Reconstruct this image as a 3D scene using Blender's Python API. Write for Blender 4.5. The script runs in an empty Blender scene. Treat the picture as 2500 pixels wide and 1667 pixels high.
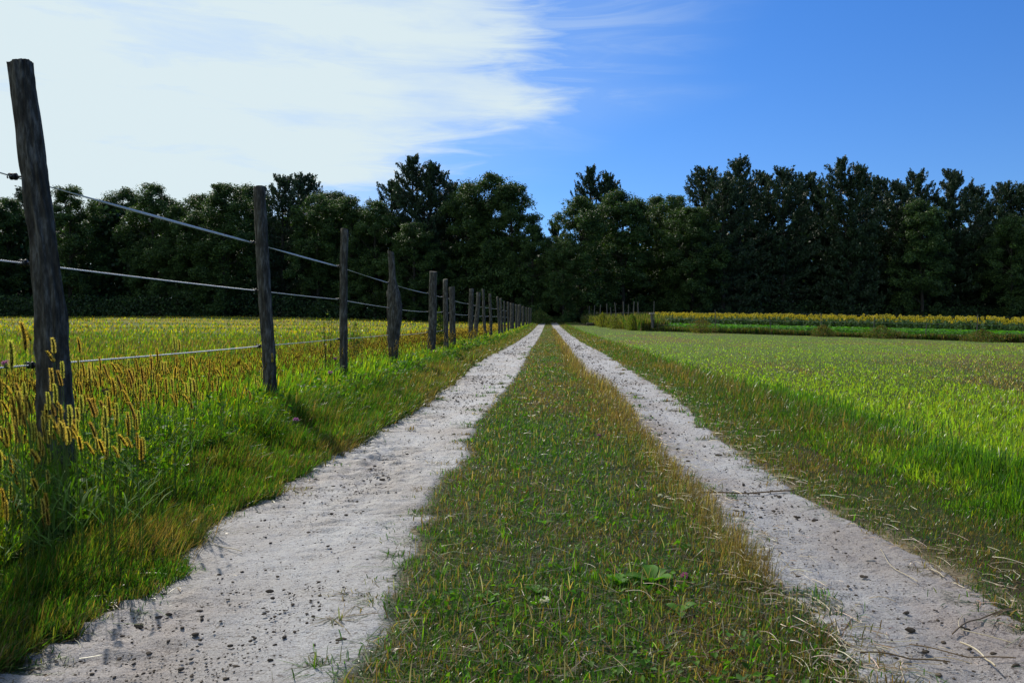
import bpy, math
import numpy as np
from mathutils import Vector

# ------------------------------------------------------------------ camera, world, sun, exposure
scene = bpy.context.scene
COL = scene.collection
F, VX, VY, HC = 1900.0, 1338.0, 790.0, 0.75        # focal length in photo pixels, vanishing point, eye height
cam_d = bpy.data.cameras.new('camera')
cam = bpy.data.objects.new('camera', cam_d); COL.objects.link(cam)
cam_d.sensor_width = 36.0
cam_d.lens = 36.0 * F / 2500.0
cam_d.shift_x = (1250 - VX) / 2500.0
cam_d.shift_y = -(833.5 - VY) / 2500.0
cam_d.clip_start = 0.05; cam_d.clip_end = 3000
cam.location = (0, 0, HC); cam.rotation_euler = (math.radians(90), 0, 0)
scene.camera = cam

SUN_EL, SUN_AZ = math.radians(43), math.radians(-33)   # azimuth from +Y, negative = to the left
w = bpy.data.worlds.new("World"); scene.world = w; w.use_nodes = True
nt = w.node_tree; nt.nodes.clear()
def N(t, **k):
    n = nt.nodes.new(t)
    for a, b in k.items(): setattr(n, a, b)
    return n
def MA(op, a, b=None, c=None):
    n = N('ShaderNodeMath', operation=op)
    for i, v in enumerate((a, b, c)):
        if v is None: continue
        if isinstance(v, (int, float)): n.inputs[i].default_value = v
        else: nt.links.new(v, n.inputs[i])
    return n.outputs[0]
def RANGE(v, a, b, c=0.0, d=1.0, smooth=True):
    n = N('ShaderNodeMapRange'); n.interpolation_type = 'SMOOTHSTEP' if smooth else 'LINEAR'
    nt.links.new(v, n.inputs[0])
    for i, q in enumerate((a, b, c, d)): n.inputs[1 + i].default_value = q
    return n.outputs[0]
def MIXC(fac, a, b, blend='MIX'):
    n = N('ShaderNodeMix', data_type='RGBA', blend_type=blend)
    if isinstance(fac, (int, float)): n.inputs[0].default_value = fac
    else: nt.links.new(fac, n.inputs[0])
    for i, v in ((6, a), (7, b)):
        if isinstance(v, tuple): n.inputs[i].default_value = v
        else: nt.links.new(v, n.inputs[i])
    return n.outputs[2]
out = N('ShaderNodeOutputWorld'); bg = N('ShaderNodeBackground'); bg.inputs[1].default_value = 0.1
sky = N('ShaderNodeTexSky', sky_type='NISHITA'); sky.sun_disc = False
sky.sun_elevation = SUN_EL; sky.sun_rotation = SUN_AZ
sky.air_density = 1.0; sky.dust_density = 0.4; sky.ozone_density = 2.0
tc = N('ShaderNodeTexCoord'); sx = N('ShaderNodeSeparateXYZ'); nt.links.new(tc.outputs['Generated'], sx.inputs[0])
az = MA('ARCTAN2', sx.outputs[0], sx.outputs[1])      # radians, 0 along the road, + to the right
el = MA('ARCSINE', sx.outputs[2])
# streaky cirrus: noise stretched along the wind direction
cv = N('ShaderNodeCombineXYZ'); nt.links.new(az, cv.inputs[0]); nt.links.new(el, cv.inputs[1])
def NOISE(scale, rot=0, sc=(1, 1, 1), detail=6, rough=.55, dist=0.0, off=(0, 0, 0)):
    mp = N('ShaderNodeMapping'); mp.inputs['Rotation'].default_value = (0, 0, rot); mp.inputs['Scale'].default_value = sc
    mp.inputs['Location'].default_value = off
    nt.links.new(cv.outputs[0], mp.inputs[0])
    n = N('ShaderNodeTexNoise'); n.inputs['Scale'].default_value = scale; n.inputs['Detail'].default_value = detail
    n.inputs['Roughness'].default_value = rough; n.inputs['Distortion'].default_value = dist
    nt.links.new(mp.outputs[0], n.inputs['Vector']); return n.outputs[0]
streak = NOISE(3.0, rot=-0.22, sc=(1.0, 5.5, 1), dist=.5)
fine = NOISE(9.0, rot=-0.35, sc=(.8, 5, 1), detail=8, rough=.62, dist=.7, off=(3, 1, 0))
big = NOISE(2.2, sc=(1, 1.6, 1), detail=4, off=(7, 2, 0))
# the cloud bank's edge: azimuth of its right border as a function of elevation
curve = N('ShaderNodeFloatCurve')
cm = curve.mapping; pts = [(0.0, .06), (.32, .20), (.40, .36), (.46, .405), (.51, .44), (.56, .50), (.60, .55), (.635, .575), (.67, .53), (.76, .535), (.86, .55), (1.0, .58)]
cc = cm.curves[0]
cc.points[0].location = pts[0]; cc.points[1].location = pts[-1]
for p in pts[1:-1]: cc.points.new(*p)
cm.update()
nt.links.new(RANGE(el, 0.0, 0.45, smooth=False), curve.inputs[1])
edge = MA('SUBTRACT', MA('MULTIPLY', curve.outputs[0], 1.0), 0.5)     # azimuth border in radians
wob = MA('ADD', MA('MULTIPLY', MA('SUBTRACT', fine, .5), .22), MA('MULTIPLY', MA('SUBTRACT', streak, .5), .15))
dist_in = MA('ADD', MA('SUBTRACT', edge, az), wob)    # >0 inside the bank
core = RANGE(dist_in, -0.04, 0.13)
veil = RANGE(dist_in, -0.34, 0.22)
texv = RANGE(MA('ADD', MA('MULTIPLY', streak, .6), MA('MULTIPLY', fine, .4)), .28, .62)
leftw = RANGE(az, -.10, -.42)
m1 = MA('MULTIPLY', core, MA('MINIMUM', MA('ADD', MA('ADD', MA('MULTIPLY', texv, .40), .58), MA('MULTIPLY', leftw, .20)), 1.0))
m1 = MA('MAXIMUM', m1, MA('MULTIPLY', RANGE(az, .02, -.50), .74))
wisp = NOISE(4.2, rot=-0.30, sc=(.9, 7, 1), detail=8, rough=.6, dist=1.1, off=(1, 5, 0))
m2 = MA('MULTIPLY', RANGE(MA('ADD', MA('SUBTRACT', edge, az), MA('MULTIPLY', RANGE(el, .22, .42), .08)), -0.19, 0.08), MA('ADD', MA('MULTIPLY', RANGE(wisp, .45, .72), .22), .13))
mask = MA('MAXIMUM', m1, m2)
mask = MA('MULTIPLY', mask, RANGE(sx.outputs[2], -0.05, 0.02))
behind = MA('MULTIPLY', RANGE(sx.outputs[1], .1, -.2), RANGE(big, .45, .7))
mask = MA('MULTIPLY', MA('MAXIMUM', mask, MA('MULTIPLY', behind, .6)), .97)
tint = MIXC(1.0, sky.outputs[0], MIXC(RANGE(el, .08, .42), (0.47, 0.80, 1.30, 1), (0.36, 0.80, 1.42, 1)), 'MULTIPLY')
skycol = MIXC(mask, tint, (7.3, 8.5, 8.8, 1))
nt.links.new(skycol, bg.inputs[0]); nt.links.new(bg.outputs[0], out.inputs[0])

sd = bpy.data.lights.new('sun', 'SUN'); sd.energy = 4.8; sd.angle = math.radians(0.6); sd.color = (1.0, .93, .82)
sun = bpy.data.objects.new('sun', sd); COL.objects.link(sun)
S = Vector((math.sin(SUN_AZ) * math.cos(SUN_EL), math.cos(SUN_AZ) * math.cos(SUN_EL), math.sin(SUN_EL)))
sun.rotation_euler = S.to_track_quat('Z', 'Y').to_euler(); sun.location = S * 50
scene.view_settings.view_transform = 'Standard'; scene.view_settings.look = 'None'
scene.view_settings.exposure = 0.0; scene.view_settings.gamma = 1.0
scene.cycles.max_bounces = 6; scene.cycles.transmission_bounces = 4; scene.cycles.diffuse_bounces = 3
scene.cycles.sample_clamp_indirect = 4.0

# ------------------------------------------------------------------ numeric helpers
R = np.random.default_rng(7)
def hsh(ix, iy, s):
    n = (ix.astype(np.int64) * 374761393 + iy.astype(np.int64) * 668265263 + s * 1442695041) & 0xFFFFFFFF
    n = ((n ^ (n >> 13)) * 1274126177) & 0xFFFFFFFF
    n = (n ^ (n >> 16)) & 0xFFFFFFFF
    return n / 4294967295.0
def vnoise(x, y, s=0):
    x = np.asarray(x, float); y = np.asarray(y, float)
    x, y = np.broadcast_arrays(x, y)
    ix = np.floor(x); iy = np.floor(y); fx = x - ix; fy = y - iy
    fx = fx * fx * (3 - 2 * fx); fy = fy * fy * (3 - 2 * fy)
    a = hsh(ix, iy, s); b = hsh(ix + 1, iy, s); c = hsh(ix, iy + 1, s); d = hsh(ix + 1, iy + 1, s)
    return (a + (b - a) * fx) * (1 - fy) + (c + (d - c) * fx) * fy
def fbm(x, y, s=0, o=4):
    t = 0; a = .5; q = 0
    for i in range(o):
        t = t + a * vnoise(x * 2 ** i + i * 17.3, y * 2 ** i - i * 9.1, s + i); q += a; a *= .5
    return t / q
def sst(x, a, b):
    t = np.clip((x - a) / (b - a), 0, 1); return t * t * (3 - 2 * t)
def ground_z(x, y):
    x = np.asarray(x, float); y = np.asarray(y, float)
    t = np.clip((y - 15) / 95, 0, 1.6) ** 1.6
    z = .92 * t + .85 * t * sst(-x, 3, 45)
    z = z - np.clip(x - 5, 0, 80) * .021 * sst(y, 12, 42)
    z = z + .035 * (vnoise(x * .12 + 5, y * .22, 3) - .5) * sst(y, 5, 14) + .10 * (vnoise(x * .05 + 9, y * .06, 4) - .5) * sst(y, 25, 60)
    return z
def P(px, py, d):                                     # photo pixel at distance d -> world
    return Vector(((px - VX) / F * d, d, HC + (VY - py) / F * d))

# edges of the wheel ruts (lateral metres against distance)
def rut_edges(y):
    y = np.asarray(y, float)
    lo = np.interp(y, [0, 1.7, 2.3, 2.65, 2.9, 3.25, 4.4, 6.6, 9.8, 14, 20, 40, 110], [-1.22, -1.18, -1.12, -1.18, -1.26, -1.22, -1.19, -1.15, -1.2, -1.38, -1.3, -1.2, -1.2])
    li = np.interp(y, [0, 1.62, 1.92, 2.16, 2.54, 2.8, 3.0, 3.2, 3.8, 4.45, 4.9, 6.5, 10, 20, 110], [-.42, -.42, -.40, -.45, -.43, -.49, -.44, -.52, -.52, -.455, -.53, -.53, -.47, -.5, -.45])
    ri = np.interp(y, [0, 1.7, 1.9, 2.45, 2.93, 3.56, 4.2, 5.2, 8.5, 11.5, 20, 40, 110], [.66, .655, .69, .63, .64, .66, .64, .645, .72, .52, .50, .5, .5])
    ro = np.interp(y, [0, 1.9, 2.15, 2.4, 3.42, 3.96, 5.3, 6.5, 8.0, 15.8, 30, 110], [1.18, 1.18, 1.195, 1.185, 1.094, 1.09, 1.117, 1.2, 1.28, 1.35, 1.25, 1.2])
    a = .07 + .002 * np.minimum(y, 20)
    lo = lo + a * (fbm(y * 3.1, 1.5, 11) - .5); li = li + a * 1.1 * (fbm(y * 3.3, 7.5, 12) - .5)
    ri = ri + a * (fbm(y * 3.0, 3.5, 13) - .5); ro = ro + a * (fbm(y * 2.9, 5.5, 14) - .5)
    return lo, li, ri, ro
def on_sand(x, y, pad=0.0):
    lo, li, ri, ro = rut_edges(y)
    return ((x > lo + pad) & (x < li - pad)) | ((x > ri + pad) & (x < ro - pad))

def mesh_np(name, v, faces, mats, col=None, parent=None, mat_idx=None, smooth=False, link=True):
    """faces: (n,k) int array, or list of such arrays"""
    if isinstance(faces, np.ndarray): faces = [faces]
    me = bpy.data.meshes.new(name)
    v = np.asarray(v, np.float32)
    me.vertices.add(len(v)); me.vertices.foreach_set('co', v.ravel())
    nl = sum(f.size for f in faces); npol = sum(len(f) for f in faces)
    me.loops.add(nl); me.polygons.add(npol)
    me.loops.foreach_set('vertex_index', np.concatenate([f.ravel() for f in faces]).astype(np.int32))
    tot = np.concatenate([np.full(len(f), f.shape[1], np.int32) for f in faces])
    st = np.concatenate([[0], np.cumsum(tot)[:-1]]).astype(np.int32)
    me.polygons.foreach_set('loop_start', st); me.polygons.foreach_set('loop_total', tot)
    if mat_idx is not None: me.polygons.foreach_set('material_index', np.asarray(mat_idx, np.int32))
    if smooth: me.polygons.foreach_set('use_smooth', np.ones(npol, bool))
    for m in (mats if isinstance(mats, (list, tuple)) else [mats]): me.materials.append(m)
    if col is not None:
        at = me.color_attributes.new('Col', 'FLOAT_COLOR', 'POINT')
        c = np.ones((len(v), 4), np.float32); c[:, :3] = col; at.data.foreach_set('color', c.ravel())
    me.update(calc_edges=True)
    o = bpy.data.objects.new(name, me)
    if link: COL.objects.link(o)
    if parent is not None: o.parent = parent
    return o
def tag(o, label=None, cat=None, group=None, kind=None):
    if label: o['label'] = label
    if cat: o['category'] = cat
    if group: o['group'] = group
    if kind: o['kind'] = kind
    return o
def empty(name, loc, label, cat, group=None):
    o = bpy.data.objects.new(name, None); COL.objects.link(o); o.location = loc; o.empty_display_size = .1
    return tag(o, label, cat, group)
def copy_tree(src, loc, rz=0, scale=None, label=None, group=None):
    c = src.copy(); COL.objects.link(c); c.location = loc; c.rotation_euler = (0, 0, rz)
    if scale is not None: c.scale = scale
    if label: c['label'] = label
    if group: c['group'] = group
    for ch in [q for q in src.children]:
        d = ch.copy(); COL.objects.link(d); d.parent = c
    return c
class MB:                                             # collects pieces into one mesh
    def __init__(s): s.v = []; s.f3 = []; s.f4 = []; s.c = []; s.n = 0
    def add(s, v, f, col=(1, 1, 1)):
        v = np.asarray(v, float).reshape(-1, 3); f = np.asarray(f, int)
        s.v.append(v); (s.f3 if f.shape[1] == 3 else s.f4).append(f + s.n)
        s.c.append(np.broadcast_to(np.asarray(col, float), (len(v), 3))); s.n += len(v)
    def build(s, name, mat, parent=None, smooth=False, link=True):
        fs = []
        if s.f3: fs.append(np.concatenate(s.f3))
        if s.f4: fs.append(np.concatenate(s.f4))
        return mesh_np(name, np.concatenate(s.v), fs, mat, np.concatenate(s.c), parent, smooth=smooth, link=link)
def tube(pts, rad, n=6, cap=True):
    pts = np.asarray(pts, float); m = len(pts); rad = np.broadcast_to(np.asarray(rad, float), (m,))
    t = np.gradient(pts, axis=0); t /= np.linalg.norm(t, axis=1)[:, None] + 1e-9
    ref = np.where(np.abs(t[:, 2:3]) < .9, np.array([[0, 0, 1.]]), np.array([[1., 0, 0]]))
    a = np.cross(t, ref); a /= np.linalg.norm(a, axis=1)[:, None] + 1e-9; b = np.cross(t, a)
    th = np.arange(n) / n * 2 * math.pi
    v = pts[:, None, :] + rad[:, None, None] * (a[:, None, :] * np.cos(th)[None, :, None] + b[:, None, :] * np.sin(th)[None, :, None])
    v = v.reshape(-1, 3); i = np.arange(m - 1)[:, None] * n; j = np.arange(n)[None, :]; k = (j + 1) % n
    f = np.stack([i + j, i + k, i + n + k, i + n + j], -1).reshape(-1, 4)
    return v, f

# ------------------------------------------------------------------ materials
def new_mat(name):
    m = bpy.data.materials.new(name); m.use_nodes = True; t = m.node_tree; t.nodes.clear()
    return m, t
def pnode(t, typ, **k):
    n = t.nodes.new(typ)
    for a, b in k.items(): setattr(n, a, b)
    return n
def leaf_mat(name, rough=.42, trans=.45, spec=.5, tcol=(1.35, 1.5, .45)):
    m, t = new_mat(name)
    o = pnode(t, 'ShaderNodeOutputMaterial'); p = pnode(t, 'ShaderNodeBsdfPrincipled'); tr = pnode(t, 'ShaderNodeBsdfTranslucent')
    a = pnode(t, 'ShaderNodeAttribute', attribute_name='Col'); mx = pnode(t, 'ShaderNodeMixShader'); mu = pnode(t, 'ShaderNodeMix', data_type='RGBA', blend_type='MULTIPLY')
    mu.inputs[0].default_value = 1; mu.inputs[7].default_value = (*tcol, 1)
    t.links.new(a.outputs['Color'], p.inputs['Base Color']); t.links.new(a.outputs['Color'], mu.inputs[6]); t.links.new(mu.outputs[2], tr.inputs[0])
    p.inputs['Roughness'].default_value = rough; p.inputs['Specular IOR Level'].default_value = spec
    mx.inputs[0].default_value = trans
    t.links.new(p.outputs[0], mx.inputs[1]); t.links.new(tr.outputs[0], mx.inputs[2]); t.links.new(mx.outputs[0], o.inputs[0])
    return m
def noise_mat(name, c1, c2, scale=8, rough=.85, bump=.4, bdist=.01, stretch=(1, 1, 1), attr=False, spec=.3, c3=None, detail=8, obj=True):
    m, t = new_mat(name)
    o = pnode(t, 'ShaderNodeOutputMaterial'); p = pnode(t, 'ShaderNodeBsdfPrincipled')
    tcn = pnode(t, 'ShaderNodeTexCoord'); mp = pnode(t, 'ShaderNodeMapping'); mp.inputs['Scale'].default_value = stretch
    t.links.new(tcn.outputs['Object'], mp.inputs[0])
    n = pnode(t, 'ShaderNodeTexNoise'); n.inputs['Scale'].default_value = scale; n.inputs['Detail'].default_value = detail; n.inputs['Roughness'].default_value = .65
    t.links.new(mp.outputs[0], n.inputs['Vector'])
    r = pnode(t, 'ShaderNodeValToRGB'); r.color_ramp.elements[0].position = .32; r.color_ramp.elements[1].position = .68
    r.color_ramp.elements[0].color = (*c1, 1); r.color_ramp.elements[1].color = (*c2, 1)
    if c3: e = r.color_ramp.elements.new(.5); e.color = (*c3, 1)
    t.links.new(n.outputs[0], r.inputs[0])
    src = r.outputs[0]
    if attr:
        a = pnode(t, 'ShaderNodeAttribute', attribute_name='Col'); mu = pnode(t, 'ShaderNodeMix', data_type='RGBA', blend_type='MULTIPLY'); mu.inputs[0].default_value = 1
        t.links.new(src, mu.inputs[6]); t.links.new(a.outputs['Color'], mu.inputs[7]); src = mu.outputs[2]
    t.links.new(src, p.inputs['Base Color']); p.inputs['Roughness'].default_value = rough; p.inputs['Specular IOR Level'].default_value = spec
    if bump:
        b = pnode(t, 'ShaderNodeBump'); b.inputs['Strength'].default_value = bump; b.inputs['Distance'].default_value = bdist
        t.links.new(n.outputs[0], b.inputs['Height']); t.links.new(b.outputs[0], p.inputs['Normal'])
    t.links.new(p.outputs[0], o.inputs[0]); return m
M_grass = leaf_mat('grass_blades', .36, .52, .5, (1.55, 1.65, .5))
M_broad = leaf_mat('broad_leaves', .6, .42, .2, (1.5, 1.7, .4))
M_tree = leaf_mat('tree_leaves', .55, .22, .22, (1.3, 1.5, .4))
M_needle = leaf_mat('pine_needles', .5, .15, .35, (1.2, 1.3, .5))
M_straw = leaf_mat('dry_straw', .35, .3, .5, (1.2, 1.1, .8))
M_bristle = leaf_mat('foxtail_bristles', .5, .7, .2, (1.35, 1.35, .5))
M_petal = leaf_mat('petals', .5, .35, .2, (1.1, 1.1, .6))
M_plain = leaf_mat('stems', .6, .3, .2)
M_ground = noise_mat('soil_and_thatch', (.45, .40, .30), (1.5, 1.5, 1.2), 24, .95, .5, .02, attr=True, spec=.1)
M_bark = noise_mat('tree_bark', (.02, .018, .015), (.055, .048, .04), 6, .9, .6, .03, (1, 1, .25))
M_post = noise_mat('weathered_fence_wood', (.018, .015, .011), (.165, .160, .145), 42, .88, 1.0, .02, (1, 1, .22), c3=(.055, .05, .04), spec=.25)
M_post2 = noise_mat('grey_stake_wood', (.05, .045, .04), (.13, .12, .11), 26, .88, .6, .01, (1, 1, .12))
M_ins = noise_mat('black_insulator_plastic', (.012, .012, .013), (.02, .02, .022), 30, .45, 0)
M_rope = noise_mat('white_fence_rope', (.45, .46, .48), (.78, .79, .8), 300, .45, 0)
M_clod = noise_mat('dark_earth_clods', (.03, .024, .019), (.10, .08, .062), 60, .95, .6, .004, attr=False, spec=.1)
M_stone = noise_mat('pale_stone', (.22, .19, .17), (.42, .38, .35), 45, .8, .5, .004)
M_bale = noise_mat('dark_bale', (.03, .025, .018), (.09, .075, .05), 20, .95, .7, .03, (1, 1, 4))
M_net = noise_mat('galvanised_wire', (.12, .12, .12), (.2, .2, .2), 20, .5, 0)

def sand_material():
    m, t = new_mat('pale_sand_track')
    o = pnode(t, 'ShaderNodeOutputMaterial'); p = pnode(t, 'ShaderNodeBsdfPrincipled')
    g = pnode(t, 'ShaderNodeTexCoord')
    def nz(scale, st=(1, 1, 1), det=6, rg=.6):
        mp = pnode(t, 'ShaderNodeMapping'); mp.inputs['Scale'].default_value = st; t.links.new(g.outputs['Object'], mp.inputs[0])
        n = pnode(t, 'ShaderNodeTexNoise'); n.inputs['Scale'].default_value = scale; n.inputs['Detail'].default_value = det; n.inputs['Roughness'].default_value = rg
        t.links.new(mp.outputs[0], n.inputs['Vector']); return n.outputs[0]
    def ramp(src, a, ca, b, cb):
        r = pnode(t, 'ShaderNodeValToRGB'); r.color_ramp.elements[0].position = a; r.color_ramp.elements[1].position = b
        r.color_ramp.elements[0].color = (*ca, 1); r.color_ramp.elements[1].color = (*cb, 1); t.links.new(src, r.inputs[0]); return r.outputs[0]
    def mix(f, a, b, bl='MIX'):
        n = pnode(t, 'ShaderNodeMix', data_type='RGBA', blend_type=bl)
        if isinstance(f, float): n.inputs[0].default_value = f
        else: t.links.new(f, n.inputs[0])
        t.links.new(a, n.inputs[6]); t.links.new(b, n.inputs[7]); return n.outputs[2]
    base = ramp(nz(2.2, (1, .6, 1), 5), .35, (.29, .262, .245), .62, (.395, .40, .415))
    grain = ramp(nz(260, det=3, rg=.7), .30, (.55, .52, .50), .62, (1.08, 1.07, 1.06))
    crumbs = mix(1.0, ramp(nz(60, (1, 1.3, 1), 3, .6), .33, (.42, .38, .35), .41, (1, 1, 1)), ramp(nz(150, (1, 1.2, 1), 2, .6), .34, (.45, .40, .37), .42, (1, 1, 1)), 'MULTIPLY')
    a = pnode(t, 'ShaderNodeAttribute', attribute_name='Col')
    c = mix(1.0, mix(1.0, mix(1.0, base, grain, 'MULTIPLY'), crumbs, 'MULTIPLY'), a.outputs['Color'], 'MULTIPLY')
    t.links.new(c, p.inputs['Base Color']); p.inputs['Roughness'].default_value = .62; p.inputs['Specular IOR Level'].default_value = .4
    b1 = pnode(t, 'ShaderNodeBump'); b1.inputs['Strength'].default_value = .55; b1.inputs['Distance'].default_value = .006; t.links.new(nz(120, det=8, rg=.7), b1.inputs['Height'])
    b2 = pnode(t, 'ShaderNodeBump'); b2.inputs['Strength'].default_value = .8; b2.inputs['Distance'].default_value = .02; t.links.new(nz(24, (.8, 1.3, 1), 8, .72), b2.inputs['Height']); t.links.new(b1.outputs[0], b2.inputs['Normal'])
    t.links.new(b2.outputs[0], p.inputs['Normal']); t.links.new(p.outputs[0], o.inputs[0]); return m
M_sand = sand_material()

# ------------------------------------------------------------------ ground and track
def axis(dense_lo, dense_hi, step, lo, hi, g):
    a = list(np.arange(dense_lo, dense_hi, step)); x = dense_hi; s = step
    r = []
    while x < hi: r.append(x); s *= g; x += s
    r.append(hi); x = dense_lo; s = step; l = []
    while x > lo: s *= g; x -= s; l.append(x)
    return np.array(l[::-1] + a + r)
def grid_mesh(name, X, Y, zf, cf, mat):
    xx, yy = np.meshgrid(X, Y); z = zf(xx, yy); v = np.stack([xx, yy, z], -1).reshape(-1, 3)
    nx = len(X); i = np.arange(len(Y) - 1)[:, None] * nx; j = np.arange(nx - 1)[None, :]
    f = np.stack([i + j, i + j + 1, i + nx + j + 1, i + nx + j], -1).reshape(-1, 4)
    return mesh_np(name, v, f, mat, cf(xx, yy).reshape(-1, 3), smooth=True)
def zone_col(x, y):
    """real colour of soil / thatch / sward, no lighting"""
    n = fbm(x * 1.7, y * 1.2, 21); n2 = fbm(x * .35, y * .22, 22)
    soil = np.array([.034, .027, .017]); green = np.array([.024, .036, .010]); dry = np.array([.16, .13, .06]); yel = np.array([.20, .18, .02])
    def mixc(a, b, t): return a + (b - a) * t[..., None]
    c = mixc(soil[None, None] if x.ndim == 2 else soil, green, sst(n, .35, .6))
    far = sst(y, 6, 22)
    c = mixc(c, mixc(np.broadcast_to(green * 3.2, c.shape), dry * .7, sst(n2, .5, .75)), far)
    left = (x < -3.2) & (y > 55)
    c = np.where(left[..., None], mixc(c, yel * .8, sst(fbm(x * .05, y * .15, 23), .45, .6)), c)
    lo, li, ri, ro = rut_edges(y); dd = np.minimum(np.minimum(np.abs(x - lo), np.abs(x - li)), np.minimum(np.abs(x - ri), np.abs(x - ro)))
    c = mixc(c, np.array([.17, .145, .125]), (1 - sst(dd + .10 * (fbm(x * 14, y * 14, 154) - .5), .02, .13)) * .9)
    wood = sst(y, 108, 112)
    return mixc(c, np.array([.03, .025, .018]), wood)
gx = axis(-3.2, 3.2, .06, -400, 400, 1.06); gy = axis(0.5, 9, .06, -60, 600, 1.03)
grd = grid_mesh('ground', gx, gy, lambda x, y: ground_z(x, y) + .010 * (fbm(x * 5, y * 5, 31) - .5) * (np.abs(x) < 3.5) - (.035 + .001 * np.abs(y)) * on_sand(x, y, .02) * (y < 121) * (y > -2.9), zone_col, M_ground)
tag(grd, 'flat farmland ground under the grass and along the track', None, None, 'structure')

def sand_strip(name, side, label):
    ys = np.concatenate([np.arange(-3, 1.3, .06), np.arange(1.3, 7, .013), 7 * 1.004 ** np.arange(0, 700)])
    ys = ys[ys < 122]
    nx = 74
    lo, li, ri, ro = rut_edges(ys); a, b = (lo, li) if side < 0 else (ri, ro)
    pad = .035 + .0012 * ys
    s = np.linspace(0, 1, nx)[None, :]
    xx = (a - pad)[:, None] * (1 - s) + (b + pad)[:, None] * s; yy = np.broadcast_to(ys[:, None], xx.shape)
    near = 1 - sst(yy, 9, 20) * .5
    edge = np.minimum(s, 1 - s)
    ridge = fbm(xx * 9 + yy * 2.2, yy * 30, 41, 4)
    amp = .003 + .018 * sst(fbm(xx * 1.3, yy * .9, 43), .5, .75) + (.022 * sst(-xx, .70, 1.05) * sst(fbm(xx * 2, yy * 1.5, 47), .38, .6) if side < 0 else .006 * (1 - sst(yy, 1.5, 3)))
    lum = fbm(xx * 22, yy * 26, 42, 4)
    z = ground_z(xx, yy) + .008 + amp * (ridge - .5) * 2 * near + .011 * (lum - .5) - .012 * np.exp(-((s - .5) / .25) ** 2) * (yy < 1e9)
    z = z - .018 * (1 - sst(edge * (b - a + 2 * pad)[:, None], .0, .06)); z = np.where(edge < .004, ground_z(xx, yy) - .06, z)
    rough_band = sst(fbm(xx * .9, yy * .35, 44), .48, .62) * sst(yy, 7, 14)
    damp = sst(fbm(xx * 1.8, yy * 1.1, 45), .62, .80)
    col = np.ones(xx.shape + (3,)) * (1 - .12 * damp[..., None] * np.array([.6, 1, 1.2])) * (1 - .35 * rough_band[..., None] * (sst(fbm(xx * 9, yy * 5, 46), .45, .55))[..., None])
    v = np.stack([xx, yy, z], -1).reshape(-1, 3)
    i = np.arange(len(ys) - 1)[:, None] * nx; j = np.arange(nx - 1)[None, :]
    f = np.stack([i + j, i + j + 1, i + nx + j + 1, i + nx + j], -1).reshape(-1, 4)
    o = mesh_np(name, v, f, M_sand, col.reshape(-1, 3), smooth=True)
    return tag(o, label, None, None, 'structure')
sand_strip('wheel_track', -1, 'pale sandy wheel track left of the grassy middle strip')
sand_strip('wheel_track', 1, 'pale sandy wheel track right of the grassy middle strip')

# ------------------------------------------------------------------ grass
def blades(x, y, h, wd, col, lean=.35, wind=(.15, 0), z0=-.01, curl=.5, az_=None):
    """one mesh of bent blades: returns v, faces, colours"""
    n = len(x); th = R.uniform(0, 2 * math.pi, n) if az_ is None else az_
    ph = R.uniform(0, math.pi, n)
    d = np.stack([np.cos(th), np.sin(th)], 1); s = np.stack([np.cos(ph), np.sin(ph)], 1) * wd[:, None] * .5
    L = np.abs(R.normal(0, lean, n))
    dx = d * (L * h)[:, None] + np.array(wind)[None] * h[:, None]
    z = ground_z(x, y) + z0; root = np.stack([x, y], 1)
    cz = np.sqrt(np.clip(1 - np.clip(L, 0, .99) ** 2, .02, 1))
    m = root + dx * (.38 * (1 - curl * .4)); mt = root + dx * .72 ; tp = root + dx * 1.05
    zt = h * cz
    v = np.empty((n, 7, 3))
    v[:, 0, :2] = root - s * .8; v[:, 1, :2] = root + s * .8; v[:, 0, 2] = v[:, 1, 2] = z
    v[:, 2, :2] = m - s; v[:, 3, :2] = m + s; v[:, 2, 2] = v[:, 3, 2] = z + zt * .45
    v[:, 4, :2] = mt - s * .7; v[:, 5, :2] = mt + s * .7; v[:, 4, 2] = v[:, 5, 2] = z + zt * .82
    v[:, 6, :2] = tp; v[:, 6, 2] = z + zt * (1 - curl * .3 * L)
    b = np.arange(n)[:, None] * 7
    q = np.concatenate([b + [0, 1, 3, 2], b + [2, 3, 5, 4]]); t = b + [4, 5, 6]
    c = np.repeat(col[:, None, :], 7, 1)
    return v.reshape(-1, 3), [t, q], c.reshape(-1, 3)
class Acc:
    def __init__(s): s.v = []; s.t = []; s.q = []; s.c = []; s.n = 0
    def add(s, r):
        v, (t, q), c = r; s.v.append(v); s.t.append(t + s.n); s.q.append(q + s.n); s.c.append(c); s.n += len(v)
    def build(s, name, mat, **k): return mesh_np(name, np.concatenate(s.v), [np.concatenate(s.t), np.concatenate(s.q)], mat, np.concatenate(s.c), **k)
def pick(n, pal, prob, var=.25):
    pal = np.array(pal); k = R.choice(len(pal), n, p=np.array(prob) / sum(prob)); c = pal[k]
    return c * np.exp(R.normal(0, var, n))[:, None] * np.exp(R.normal(0, .07, (n, 3)))
def logy(n, a, b, k):                                 # y distributed as y^-k
    u = R.random(n)
    if abs(k - 1) < 1e-6: return a * (b / a) ** u
    e = 1 - k; return (a ** e + u * (b ** e - a ** e)) ** (1 / e)
def by_zone(x, y, colA, colB, t):                     # choose colour A or B per blade with probability t
    return np.where((R.random(len(x)) < t)[:, None], colB, colA)
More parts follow.
